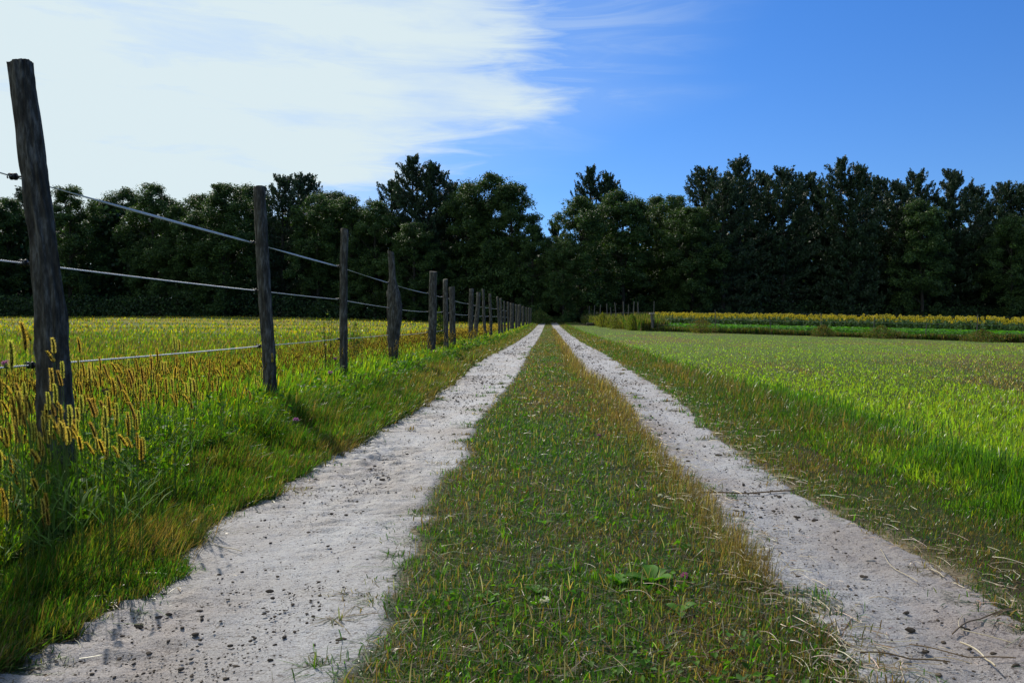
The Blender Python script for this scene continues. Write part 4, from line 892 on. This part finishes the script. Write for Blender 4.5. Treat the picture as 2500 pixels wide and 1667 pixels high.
# sunflowers
def sunflower_mesh(seed):
    r = np.random.default_rng(seed); b = MB(); v, f = tube([(0, 0, -.05), (.02, 0, .7), (.03, -.02, 1.38), (.02, -.08, 1.46)], [.018, .015, .012, .01], 5); b.add(v, f, (.07, .12, .03))
    for i in range(12):
        a = r.random() * 6.28; z = r.uniform(.35, 1.3); L = r.uniform(.16, .28); d = np.array([math.cos(a), math.sin(a), 0]); q = np.array([0, 0, z]); s = np.array([-d[1], d[0], 0]) * L * .42
        b.add([q, q + d * L * .5 + s, q + d * L * .55 - s, q + d * L + [0, 0, -.08]], [(0, 1, 2), (1, 3, 2)], np.array([.05, .11, .02]) * r.uniform(.6, 1.3))
    c = np.array([.02, -.10, 1.46]); nr = np.array([r.uniform(-.5, .5), -1, r.uniform(-.1, .5)]); nr /= np.linalg.norm(nr); a1 = np.cross(nr, [0, 0, 1]); a1 /= np.linalg.norm(a1); a2 = np.cross(nr, a1)
    th = np.arange(14) / 14 * 6.283; ring = lambda rr, off: c + (a1[None] * np.cos(th)[:, None] + a2[None] * np.sin(th)[:, None]) * rr + nr * off
    th0 = th; v = np.concatenate([[c + nr * .025], ring(.045, .012)]); b.add(v, [(0, 1 + j, 1 + (j + 1) % 14) for j in range(14)], (.10, .06, .015))
    for j in range(14):
        t0 = th0[j]; m = lambda t, rr: c + (a1 * math.cos(t) + a2 * math.sin(t)) * rr + nr * .008
        b.add([m(t0, .035), m(t0 - .2, .075), m(t0 + .05, .125), m(t0 + .25, .075)], [(0, 1, 2), (0, 2, 3)], (.66, .50, .02) if r.random() < .75 else (.25, .26, .03))
    return b
SF = [sunflower_mesh(i) for i in range(5)]; SFM = [s.build('sunflower', M_petal, link=False).data for s in SF]
B2 = B_FENCE + (B_FENCE - A_FENCE) * .35
A3 = A_FENCE - (B_FENCE - A_FENCE) * .3
x, y, t = along(A3, B2, 340, 6.2, 8.4); kk = x / y * F + VX > 1597; x, y = x[kk][:298], y[kk][:298]
for i in np.argsort(x):
    o = bpy.data.objects.new('sunflower', SFM[R.integers(0, 5)]); COL.objects.link(o); o.location = (x[i], y[i], float(ground_z(x[i], y[i]))); o.rotation_euler = (0, 0, R.normal(.2, .6)); s = R.uniform(.72, 1.02); o.scale = (s * 1.1, s * 1.1, s)
    tag(o, 'yellow sunflower in the front rows of the distant sunflower field', 'sunflower', 'front rows of the sunflower field')
x, y, t = along(A3, B2, 2200, 8.4, 15); kk = x / y * F + VX > 1597; x, y = x[kk], y[kk]; b = MB(); tp = [(np.concatenate(s.v), np.concatenate(s.f3), np.concatenate(s.f4), np.concatenate(s.c)) for s in SF]
for i in range(len(x)):
    v, f3, f4, c = tp[i % 5]; a = R.normal(.2, .6); s = R.uniform(.70, 1.0); rot = np.array([[math.cos(a), math.sin(a), 0], [-math.sin(a), math.cos(a), 0], [0, 0, 1]])
    vv = (v @ rot) * s + np.array([x[i], y[i], float(ground_z(x[i], y[i]))]); n0 = b.n; b.v.append(vv); b.f3.append(f3 + n0); b.f4.append(f4 + n0); b.c.append(c); b.n += len(vv)
tag(b.build('sunflower_field', M_petal), 'dense rows of yellow sunflowers behind the front ones', 'sunflower', None, 'stuff')

# ------------------------------------------------------------------ trees
TG = (.034, .066, .024); TG2 = (.055, .10, .03); TG3 = (.090, .14, .03); PG = (.020, .042, .022); PG2 = (.030, .058, .024)
def broad_tree(seed, low=.03, lobes=150, nleaf=60000):
    """crown of leaf clumps, unit: 20 m tall, about 10 m wide"""
    r = np.random.default_rng(seed); H = 20.; cl = []; ph = r.random(4) * 6.28
    while len(cl) < lobes:
        h = low + (1 - low) * r.random() ** .9; t = (h - low) / (1 - low); a = r.random() * 6.28
        prof = np.interp(t, [0, .12, .35, .6, .8, .93, 1], [.7, .9, 1, .98, .82, .55, .2]) * (1 + .16 * math.sin(3 * a + ph[0] + 5 * t) + .12 * math.sin(2 * a + ph[1] - 9 * t))
        q = r.random() ** .5 * 4.1 * prof; cl.append((q * math.cos(a), q * math.sin(a), h * H * .955, r.uniform(.6, 1.3)))
    cl = np.array(cl); wgt = cl[:, 3] ** 2; k_ = r.choice(len(cl), nleaf, p=wgt / wgt.sum()); d = r.normal(0, 1, (nleaf, 3)); d /= np.linalg.norm(d, axis=1)[:, None]
    sub = np.floor(r.random(nleaf) * 8); hd = np.stack([hsh(k_, sub, 1), hsh(k_, sub, 2), hsh(k_, sub, 3)], 1) * 2 - 1
    rad = cl[k_, 3] * (.45 + .6 * r.random(nleaf) ** .6); c = cl[k_, :3] + (d * .5 + hd * .75) * rad[:, None] * np.array([1, 1, .85])
    c[:, 2] = np.clip(c[:, 2], .2, H * 1.04); nr = d * .6 + r.normal(0, .5, (nleaf, 3)) + np.array([0, 0, .55]); nr /= np.linalg.norm(nr, axis=1)[:, None]
    u = r.normal(0, 1, (nleaf, 3)); L = r.uniform(.13, .27, nleaf); v, t = leaf_quads(c, nr, u, L, L * .75)
    tone = .75 + .5 * hsh(k_, k_ * 0, 7); pal = np.array([TG, TG2, TG3]); col = pal[r.choice(3, nleaf, p=[.5, .38, .12])] * tone[:, None] * np.exp(r.normal(0, .2, nleaf))[:, None]
    crown = mesh_np('crown', v, t, M_tree, np.repeat(col, 4, 0), link=False).data
    b = MB(); p = np.array([(0, 0, -.3), (.1, 0, H * .2), (-.1, .1, H * .45), (.05, 0, H * .72), (0, 0, H * .9)]); v, f = tube(p, [.28, .24, .18, .1, .03], 9); b.add(v, f)
    for i in range(min(24, len(cl))):
        e = cl[i, :3]; h0 = max(1.5, e[2] - r.uniform(1.5, 3.5)); s0 = np.array([np.interp(h0, p[:, 2], p[:, 0]), 0, h0]); m = (s0 + e) / 2 + [0, 0, -.3]; v, f = tube([s0, m, e], [.10, .06, .02], 5); b.add(v, f)
    trunk = b.build('trunk', M_bark, link=False, smooth=True).data; return crown, trunk
def pine_tree(seed, nneed=60000, twin=False, bare=.05):
    r = np.random.default_rng(seed); H = 20.; pts_ = []; drs = []; b = MB(); tips = [(0, 0, 1.0)] if not twin else [(-1.0, 0, 1.0), (1.05, .2, .96)]
    for (ox, oy, hs) in tips:
        px = np.array([0, 0, ox * .5, ox, ox]); v, f = tube(np.stack([px, px * oy, np.array([-.3, H * .35, H * .6, H * .8, H * hs])], 1), [.3, .24, .17, .1, .02], 8); b.add(v, f)
        z = H * bare
        while z < H * hs * .985:
            fr = z / (H * hs); Lm = 4.4 * (np.interp(fr, [0, .15, .45, .7, .88, 1], [.9, 1, 1, .72, .40, .03]));
            for q in range(r.integers(4, 7)):
                a = r.random() * 6.28; L = Lm * r.uniform(.55, 1.12) * (.75 if twin else 1); rise = np.interp(fr, [0, .5, 1], [.0, .30, .9]) + r.uniform(-.1, .15)
                bxp = np.interp(z, [-.3, H * .35, H * .6, H * .8, H * hs], [0, 0, ox * .5, ox, ox]); o0 = np.array([bxp, bxp * oy, z]); dh = np.array([math.cos(a), math.sin(a), 0])
                u = np.linspace(0, 1, 5)[:, None]; line = o0 + dh * L * u + np.array([0, 0, 1.]) * (rise * L * u ** 1.8 - .04 * L * u); v, f = tube(line, np.linspace(.06, .012, 5), 4); b.add(v, f)
                k_ = int(26 + 36 * L); t = r.random(k_) ** .6; c = o0 + dh * L * t[:, None] + np.array([0, 0, 1.]) * (rise * L * t ** 1.8)[:, None]
                spread = .14 + .09 * L * (1 - t); c = c + r.normal(0, 1, (k_, 3)) * spread[:, None] * np.array([1, 1, .4]); pts_.append(c)
                dd = dh * .5 + np.array([0, 0, .9]) + r.normal(0, .32, (k_, 3)); drs.append(dd)
                for tt in (1.0, .8, .62):                # upright plumes at the branch ends
                    kp = 26; hh = r.random(kp); pl = r.uniform(.5, 1.0) * (.6 + .4 * fr); c0 = o0 + dh * L * tt + np.array([0, 0, 1.]) * (rise * L * tt ** 1.8); c0 = c0 + r.normal(0, .12, 3)
                    pts_.append(c0 + np.stack([r.normal(0, .10, kp) * (1.2 - hh), r.normal(0, .10, kp) * (1.2 - hh), hh * pl], 1) + dh * (hh * pl * .35)[:, None]); drs.append(dh * .3 + np.array([0, 0, 1.]) + r.normal(0, .3, (kp, 3)))
            z += r.uniform(.45, .85)
        k_ = 60; t = r.random(k_); c = np.array([ox, ox * oy, 0]) + np.stack([r.normal(0, .12, k_), r.normal(0, .12, k_), H * hs - 1.3 * t + .15], 1); pts_.append(c); drs.append(np.array([0, 0, 1.]) + r.normal(0, .35, (k_, 3)))
    c = np.concatenate(pts_); d = np.concatenate(drs); d /= np.linalg.norm(d, axis=1)[:, None]
    rep = max(1, nneed // len(c)); c = np.repeat(c, rep, 0) + r.normal(0, .06, (len(c) * rep, 3)); d = np.repeat(d, rep, 0) + r.normal(0, .3, (len(d) * rep, 3)); d /= np.linalg.norm(d, axis=1)[:, None]; n = len(c)
    nr = np.cross(d, r.normal(0, 1, (n, 3))); nr /= np.linalg.norm(nr, axis=1)[:, None] + 1e-9; L = r.uniform(.24, .42, n); v, t = leaf_quads(c, nr, d, L, L * .34)
    pal = np.array([PG, PG2]); col = pal[r.choice(2, n, p=[.6, .4])] * np.exp(r.normal(0, .2, n))[:, None]
    crown = mesh_np('crown', v, t, M_needle, np.repeat(col, 4, 0), link=False).data; return crown, b.build('trunk', M_bark, link=False, smooth=True).data
BT = [broad_tree(200 + i, lobes=(150, 130, 170, 120, 160)[i % 5]) for i in range(5)]
PT = [pine_tree(300), pine_tree(301), pine_tree(302, twin=True), pine_tree(303, bare=.08)]
#        px   ytop  width px kind dist label
TREES = [(-60, 470, 130, 'b', 112, 'broad dark tree at the left picture border, mostly cut off'), (18, 482, 110, 'b', 116, 'broad tree left of the nearest fence post at the picture border'), (62, 466, 70, 'p', 122, 'thin pine top showing behind the nearest fence post'),
         (172, 455, 110, 'b', 112, 'rounded tree just right of the nearest fence post'), (245, 488, 90, 'b', 118, 'low crowned tree between two rounded ones right of the nearest post'), (300, 462, 90, 'b', 120, 'small topped tree left of the peaked tree'), (372, 447, 90, 'b', 114, 'peaked leafy tree before the first dip in the left treeline'),
         (432, 500, 80, 'b', 112, 'lowest crown in the dip left of the big rounded tree'), (490, 474, 90, 'b', 116, 'leafy tree forming the left shoulder of the big rounded tree'), (548, 443, 150, 'b', 110, 'big rounded leafy tree left of the second fence post'), (612, 455, 100, 'b', 118, 'leafy tree behind the top of the second fence post'),
         (690, 437, 80, 'p', 114, 'dense pine right of the second fence post'), (741, 431, 60, 'p', 124, 'slender pine spire standing behind the leafy trees'), (775, 475, 100, 'b', 112, 'leafy tree below the slender pine spire'), (812, 463, 70, 'b', 118, 'small peaked crown above the third fence post'),
         (858, 482, 90, 'b', 112, 'leafy tree between the third post and the twin pine'), (915, 488, 80, 'b', 110, 'leafy tree at the left foot of the twin pine'), (1032, 393, 170, 'q', 112, 'tall twin-topped pine with open branches left of the road gap'), (955, 448, 80, 'p', 116, 'pine forming the left shoulder of the twin pine'),
         (1010, 540, 120, 'b', 106, 'leafy tree in front of the twin pine base'), (1098, 452, 90, 'p', 116, 'pine behind the right flank of the twin pine'), (1140, 446, 100, 'b', 110, 'leafy tree right of the twin pine'), (1200, 420, 150, 'b', 108, 'tall airy leafy tree left of the road gap, highest leafy crown'),
         (1250, 447, 100, 'b', 106, 'leafy tree overhanging the left side of the road gap'), (1300, 545, 60, 'b', 104, 'small crown next to the road gap on its left'), (1352, 548, 50, 'p', 124, 'small far pine top in the road gap'), (1335, 600, 90, 'b', 132, 'far tree closing the end of the road gap'),
         (1418, 478, 140, 'b', 104, 'sparkling leafy tree overhanging the right side of the road'), (1374, 590, 70, 'b', 101, 'drooping leafy branches of a low tree right of the road end'), (1462, 418, 120, 'q', 116, 'pine rising behind the sparkling roadside tree'), (1520, 467, 150, 'b', 108, 'wide domed leafy tree right of the roadside tree'),
         (1602, 478, 60, 'b', 118, 'small sparse crown behind the wide domed tree'), (1648, 474, 90, 'b', 112, 'leafy tree with light gaps before the tall pines'), (1722, 415, 100, 'p', 114, 'first tall pine of the right hand pine group'), (1690, 500, 130, 'b', 107, 'leafy tree in front of the first tall pines'), (1806, 396, 120, 'p', 112, 'highest pine of the right hand pine group'),
         (1765, 440, 90, 'p', 108, 'pine between the first and the highest pine'), (1858, 432, 90, 'p', 116, 'pine right of the highest pine'), (1912, 419, 100, 'p', 112, 'dense pine left of a narrow notch of sky'), (1966, 430, 60, 'p', 120, 'narrow pine at the notch of sky'), (1995, 462, 80, 'p', 118, 'low pine filling the notch of sky'),
         (2075, 398, 140, 'q', 110, 'broad twin-peaked pine right of the sky notch'), (2150, 440, 90, 'p', 118, 'pine sloping off right of the twin-peaked pine'), (2190, 456, 80, 'p', 112, 'shorter pine in the gap between two taller ones'), (2238, 428, 100, 'p', 116, 'pointed pine with spread branches above the sunflowers'),
         (2250, 490, 110, 'b', 108, 'olive leafy tree in front of the pointed pine'), (2322, 428, 110, 'p', 114, 'wide topped pine left of the last notch'), (2382, 462, 90, 'p', 118, 'descending pine before the last notch of sky'), (2452, 451, 90, 'p', 114, 'spiky pine right of the last notch of sky'), (2500, 462, 80, 'p', 112, 'pine cut off by the right picture border'),
         (2470, 530, 90, 'b', 108, 'pale leafy tree low by the right picture border'), (2585, 440, 110, 'p', 112, 'pine beyond the right picture border')]
proto = {}
for i, (px, yt, wpx, kind, d, lab) in enumerate(TREES):
    x0 = (px - VX) / F * d; g = float(ground_z(x0, d)); H = HC + (VY - yt) / F * d - g; Wm = wpx / F * d
    if kind == 'b': cr, tk = BT[i % 5]; nat = 8.6; nm = 'broadleaf_tree'
    elif kind == 'q': cr, tk = PT[2]; nat = 8.2; nm = 'pine_tree'
    else: cr, tk = PT[(0, 1, 3)[i % 3]]; nat = 8.0; nm = 'pine_tree'
    e = empty(nm, (x0, d, g), lab, 'tree', None); s = max(Wm / nat * 1.2, (1.08 if kind == 'b' else 1.12) * H / 20)
    hz = H / (20 * (.985 if kind == 'b' else 1.0)); e.scale = (s, s, hz); e.rotation_euler = (0, 0, 0 if kind == 'q' else R.uniform(0, 6.28))
    for nn, me in (('crown', cr), ('trunk', tk)):
        o = bpy.data.objects.new(nn, me); COL.objects.link(o); o.parent = e
# deep wood behind the front rows, read as one dark mass
def woodland():
    n = 230000; x = R.uniform(-125, 125, n); y = 114 + 34 * R.random(n); road = (np.abs(x - .1) < 2.0) & (y < 132)
    hmax = (12.5 + 5 * fbm(x * .12, y * .12, 95)) * (1 - .35 * np.exp(-(x / 7) ** 2)); z = R.random(n) * hmax; keep = ~(road & (z < 3.6)); x, y, z = x[keep], y[keep], z[keep]; n = len(x)
    c = np.stack([x, y, ground_z(x, y) + .2 + z], 1); L = R.uniform(.45, .8, n); nr = unit(n); v, t = leaf_quads(c, nr, unit(n), L, L * .8)
    o = mesh_np('woodland', v, t, M_tree, np.repeat(pick(n, [TG, PG, TG2], [3, 3, 1], .3), 4, 0)); tag(o, 'dark depth of the wood behind the front trees', 'wood', None, 'stuff')
    n = 60000; x = R.uniform(-110, 110, n); y = R.uniform(107, 115, n); hh = 1.6 + 2.8 * fbm(x * .3, 2, 96); z = R.random(n) * hh; keep = (np.abs(x) > 2.3); x, y, z = x[keep], y[keep], z[keep]; n = len(x)
    c = np.stack([x, y, ground_z(x, y) + z], 1); L = R.uniform(.18, .36, n); v, t = leaf_quads(c, unit(n), unit(n), L, L * .7)
    o = mesh_np('undergrowth', v, t, M_tree, np.repeat(pick(n, [TG, TG2, PG], [3, 1, 3], .3), 4, 0)); tag(o, 'dark undergrowth along the foot of the wood', 'undergrowth', None, 'stuff')
woodland()
